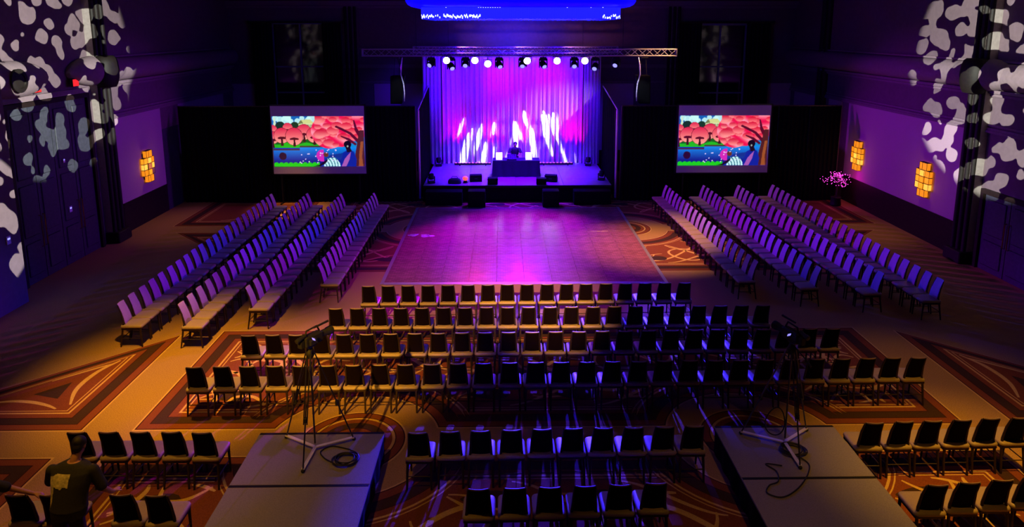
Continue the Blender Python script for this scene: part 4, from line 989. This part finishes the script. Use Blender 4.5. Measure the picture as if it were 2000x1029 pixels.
# ================================================================== people
def remesh(mb, vox, name, smooth=4):
    me = mb.mesh(name + '_src', [white_m]); o = bpy.data.objects.new(name + '_src', me); COL.objects.link(o)
    m = o.modifiers.new('r', 'REMESH'); m.mode = 'VOXEL'; m.voxel_size = vox
    s = o.modifiers.new('s', 'SMOOTH'); s.iterations = smooth; s.factor = .5
    dg = bpy.context.evaluated_depsgraph_get(); dg.update()
    out = bpy.data.meshes.new_from_object(o.evaluated_get(dg)); out.name = name
    bpy.data.objects.remove(o); bpy.data.meshes.remove(me)
    out.materials.clear(); out.polygons.foreach_set('use_smooth', [True] * len(out.polygons)); return out
def cap(mb, pts, rs):
    """tapered limb with round joints"""
    P = []; R = []
    for i in range(len(pts) - 1):
        for t in (0, .5): P.append(Vector(pts[i]).lerp(Vector(pts[i + 1]), t)); R.append(rs[i] * (1 - t) + rs[i + 1] * t)
    P.append(Vector(pts[-1])); R.append(rs[-1]); mb.tube(P, R, 14)
    for p, r_ in zip(pts, rs): mb.ell(p, (r_, r_, r_), 14, 9)
def torso(mb, secs, grow=0.0):
    rings = []
    for c, wx, wy in secs:
        rings.append([(c[0] + (wx + grow) * math.cos(2 * PI * k / 24), c[1] + (wy + grow) * math.sin(2 * PI * k / 24), c[2]) for k in range(24)])
    mb.loft(rings)
skin_m = mat('skin', (.42, .20, .13), .55, 0, .08, 30); hair_m = mat('dark_hair', (.010, .008, .007), .6, 0, .4, 120, .4); trouser = mat('dark_trousers', (.015, .015, .018), .85, 0, .2, 60, .1); shirt_m = mat('black_tshirt', (.020, .020, .020), .85, 0, .2, 50, .15)
print_m = mat('shirt_print', (.62, .55, .30), .8, 0, .35, 26)
shoe_m = mat('black_shoes', (.012, .012, .012), .5)
def hand(mb, wrist, direction, palm_n, side, curl=.5):
    """palm, four unequal bent fingers and a thumb"""
    d = Vector(direction).normalized(); n = Vector(palm_n); n = (n - d * n.dot(d)).normalized(); s = d.cross(n).normalized() * side; W = Vector(wrist)
    cap(mb, [W, W + d * .045, W + d * .085], [.024, .028, .027])
    for off in (-.022, .022): cap(mb, [W + d * .03 + s * off * .7, W + d * .088 + s * off], [.017, .016])
    for k, (off, L) in enumerate(((-.030, .070), (-.010, .082), (.010, .076), (.029, .060))):
        b = W + d * .092 + s * off; m1 = b + d * L * .45 + n * L * .15 * curl; m2 = m1 + d * L * .25 + n * L * .40 * curl; e = m2 + d * L * .10 + n * L * .38 * curl
        cap(mb, [b, m1, m2, e], [.0095, .0088, .0080, .0070])
    t0 = W + d * .035 - s * .028; t1 = t0 + d * .030 - s * .028 + n * .012; t2 = t1 + d * .030 - s * .008 + n * .015
    cap(mb, [t0, t1, t2], [.013, .011, .009])
def head(mb, c, fwd, up=(0, 0, 1)):
    f = Vector(fwd).normalized(); u = Vector(up); u = (u - f * u.dot(f)).normalized(); r_ = f.cross(u); c = Vector(c)
    M = Matrix((r_, f, u)).transposed()
    mb.ell(c + u * .035 - f * .008, (.076, .094, .088), 18, 13, R=M); mb.ell(c - u * .045 + f * .022, (.058, .066, .072), 16, 11, R=M)
    mb.ell(c - u * .092 + f * .052, (.028, .026, .022), 10, 7, R=M); mb.ell(c - u * .012 + f * .094, (.014, .020, .024), 10, 7, R=M); mb.ell(c + u * .006 + f * .085, (.010, .014, .026), 8, 6, R=M)
    mb.ell(c - u * .052 + f * .082, (.024, .010, .010), 8, 6, R=M)
    for s in (-1, 1):
        mb.ell(c + r_ * s * .077 - u * .005, (.012, .022, .032), 8, 6, R=M); mb.ell(c + r_ * s * .032 + u * .022 + f * .074, (.016, .010, .010), 8, 6, R=M)
    return M, c, f, u, r_
def person(name_label, base, sk, skins=None):
    """sk: joints in world metres relative to base"""
    r = thing('person', name_label, 'person', base)
    mb = MB(); M, c, f, u, rr = head(mb, sk['head'], sk['face'])
    cap(mb, [sk['neck'], Vector(sk['head']) - u * .06], [.058, .056]); torso(mb, sk['torso'])
    for s in ('l', 'r'):
        sh, el, wr = sk['arm_' + s]; cap(mb, [sh, el, wr], [.056, .043, .029])
        d = sk['hand_' + s]; hand(mb, wr, d[0], d[1], d[2], d[3])
        hp, kn, an = sk['leg_' + s]; cap(mb, [hp, kn, an], [.092, .062, .042]); cap(mb, [an, Vector(an) + Vector(sk['foot_' + s]) * .12 - Vector((0, 0, .055))], [.045, .035])
    me = remesh(mb, .011, 'body', 3); me.materials.append(skin_m); put('body', me, r)
    # hair as a cap over the back and top of the skull
    h = MB(); h.ell(c + u * .048 - f * .020, (.088, .098, .088), 18, 13, R=M); h.ell(c - u * .015 - f * .045, (.078, .062, .075), 16, 11, R=M); hm = remesh(h, .014, 'hair', 2); hm.materials.append(hair_m); put('hair', hm, r)
    for s, sg in (('l', -1), ('r', 1)):
        e = MB(); e.ell(c + rr * sg * .032 + u * .020 + f * .083, (.011, .006, .007), 8, 6, R=M); e.build('eye', white_m, r, True)
    g = MB(); torso(g, sk['torso'][1:], .022)
    for s in ('l', 'r'):
        sh, el, wr = sk['arm_' + s]; S, E_ = Vector(sh), Vector(el); cap(g, [S, S.lerp(E_, .82)], [.076, .074])
    gm = remesh(g, .013, 'tshirt', 4); gm.materials.append(shirt_m); so = put('tshirt', gm, r)
    t = MB(); torso(t, sk['torso'][:3], .014)
    for s in ('l', 'r'):
        hp, kn, an = sk['leg_' + s]; cap(t, [hp, kn, Vector(kn).lerp(Vector(an), .9)], [.105, .078, .066])
    tm = remesh(t, .014, 'trousers', 3); tm.materials.append(trouser); put('trousers', tm, r)
    for s in ('l', 'r'):
        an = Vector(sk['leg_' + s][2]); fd = Vector(sk['foot_' + s]).normalized(); sh = MB()
        a = math.atan2(fd.y, fd.x) - PI / 2
        Q = Matrix.Rotation(a, 3, 'Z')
        sh.loft([[Q @ Vector((x, y + .07, 0)) + Vector((an.x, an.y, z)) for x, y, _ in rrect(.098 * k, .27 * k2, .045 * k, 0, 4)] for z, k, k2 in ((.002, .96, .98), (.03, 1.02, 1.0), (.06, .95, .92), (.085, .8, .62), (.10, .7, .5))]); sh.build('shoe', shoe_m, r, True)
    return r, so
# person with the printed back, bending over the rearmost left row
ST = lambda x0, y0, lean, k=1.0: [((x0, y0, .86), .165, .115), ((x0, y0 + lean * .08, .95), .175, .125), ((x0, y0 + lean * .15, 1.02), .165, .115), ((x0, y0 + lean * .32, 1.14), .165, .115), ((x0, y0 + lean * .55, 1.28), .185, .12), ((x0, y0 + lean * .75, 1.39), .195, .115), ((x0, y0 + lean * .86, 1.455), .16, .09), ((x0, y0 + lean * .92, 1.50), .08, .065)]
p1 = dict(head=(.05, .33, 1.655), face=(.05, .85, -.45), neck=(.03, .23, 1.50), torso=[((c[0] + .02, c[1], c[2]), a * 1.28, b * 1.12) for c, a, b in ST(0, 0, .24)],
          arm_l=((-.255, .19, 1.39), (-.36, .27, 1.14), (-.25, .44, .98)), hand_l=((.2, .6, -.2), (0, .2, -1), -1, .6),
          arm_r=((.285, .19, 1.39), (.40, .18, 1.12), (.42, .34, .955)), hand_r=((.1, .9, -.1), (0, .1, -1), 1, .7),
          leg_l=((-.10, 0, .86), (-.13, .03, .47), (-.14, -.02, .09)), leg_r=((.10, 0, .86), (.13, .04, .47), (.14, 0, .09)), foot_l=(-.2, 1, 0), foot_r=(.2, 1, 0))
P1, tee = person('person in a black t-shirt with a yellow back print, bent over chairs', (-6.08, 8.74, .0075), p1); P1.scale = (1.06, 1.06, 1.06)
# print on the shirt back: a torn, L-shaped block lying on the cloth
import bmesh
from mathutils.bvhtree import BVHTree
bv = BVHTree.FromPolygons([v.co for v in tee.data.vertices], [tuple(p.vertices) for p in tee.data.polygons])
def stamp(name, poly, mm, parent):
    V = []; idx = {}; mb = MB(); NX, NZ = 40, 40; x0, x1 = min(p[0] for p in poly), max(p[0] for p in poly); z0, z1 = min(p[1] for p in poly), max(p[1] for p in poly)
    def hit(x, z):
        h = bv.ray_cast(Vector((x, -1, z)), Vector((0, 1, 0))); return None if h[0] is None else h[0] + Vector((0, -.004, 0))
    for i in range(NX):
        for j in range(NZ):
            xs_ = [x0 + (x1 - x0) * (i + a) / NX for a in (0, 1)]; zs_ = [z0 + (z1 - z0) * (j + a) / NZ for a in (0, 1)]
            if inside(poly, sum(xs_) / 2, sum(zs_) / 2):
                q = [hit(xs_[0], zs_[0]), hit(xs_[1], zs_[0]), hit(xs_[1], zs_[1]), hit(xs_[0], zs_[1])]
                if None not in q: mb.add(q, [(0, 1, 2, 3)])
    return mb.build(name, mm, parent)
stamp('back_print', [(-.22, 1.36), (-.10, 1.42), (.07, 1.42), (.06, 1.27), (.0, 1.285), (-.03, 1.25), (-.13, 1.27), (-.145, 1.08), (-.165, 1.02), (-.21, 1.12)], print_m, tee)
p2 = dict(head=(.0, .16, 1.655), face=(.3, .9, -.3), neck=(0, .12, 1.50), torso=ST(0, 0, .14),
          arm_l=((-.215, .10, 1.40), (-.30, .10, 1.12), (-.27, .24, .92)), hand_l=((0, .4, -.9), (1, 0, 0), 1, .4),
          arm_r=((.215, .11, 1.40), (.40, .28, 1.20), (.63, .40, 1.02)), hand_r=((.75, .35, -.30), (0, .1, -1), 1, .7),
          leg_l=((-.10, 0, .86), (-.12, .02, .47), (-.13, -.03, .09)), leg_r=((.10, 0, .86), (.12, .03, .47), (.13, 0, .09)), foot_l=(-.1, 1, 0), foot_r=(.2, 1, 0))
person('person in dark clothes at the left frame edge reaching for a chair back', (-7.38, 8.66, .0075), p2)
# performer seated behind the stage table
sx = thing('stool', 'black stool behind the stage table', 'stool', (.62, 33.24, SZ + .006))
MB().lathe([(.17, .41), (.19, .43), (.19, .47), (.16, .485)], n=18).build('seat', black_pl, sx, True)
for k in range(4):
    a = k * PI / 2 + PI / 4; MB().tube([(.12 * math.cos(a), .12 * math.sin(a), .42), (.19 * math.cos(a), .19 * math.sin(a), 0)], .014, 8).build('leg', steel, sx)
TS = [((0, 0, .60), .165, .13), ((0, -.01, .68), .17, .125), ((0, -.02, .76), .16, .115), ((0, -.04, .88), .165, .115), ((0, -.06, 1.00), .185, .115), ((0, -.08, 1.10), .19, .105), ((0, -.09, 1.16), .15, .085), ((0, -.09, 1.20), .08, .065)]
p3 = dict(head=(.02, -.13, 1.335), face=(0, -1, -.25), neck=(0, -.09, 1.19), torso=TS,
          arm_l=((.215, -.08, 1.10), (.30, -.28, .93), (.18, -.52, .90)), hand_l=((-.2, -.9, -.05), (0, 0, -1), 1, .4),
          arm_r=((-.215, -.08, 1.10), (-.30, -.28, .93), (-.20, -.52, .90)), hand_r=((.2, -.9, -.05), (0, 0, -1), -1, .4),
          leg_l=((.10, -.02, .60), (.14, -.42, .50), (.14, -.36, .09)), leg_r=((-.10, -.02, .60), (-.14, -.42, .50), (-.14, -.36, .09)), foot_l=(.1, -1, 0), foot_r=(-.1, -1, 0))
person('performer seated behind the draped table on the stage', (.62, 33.26, SZ + .0025), p3)
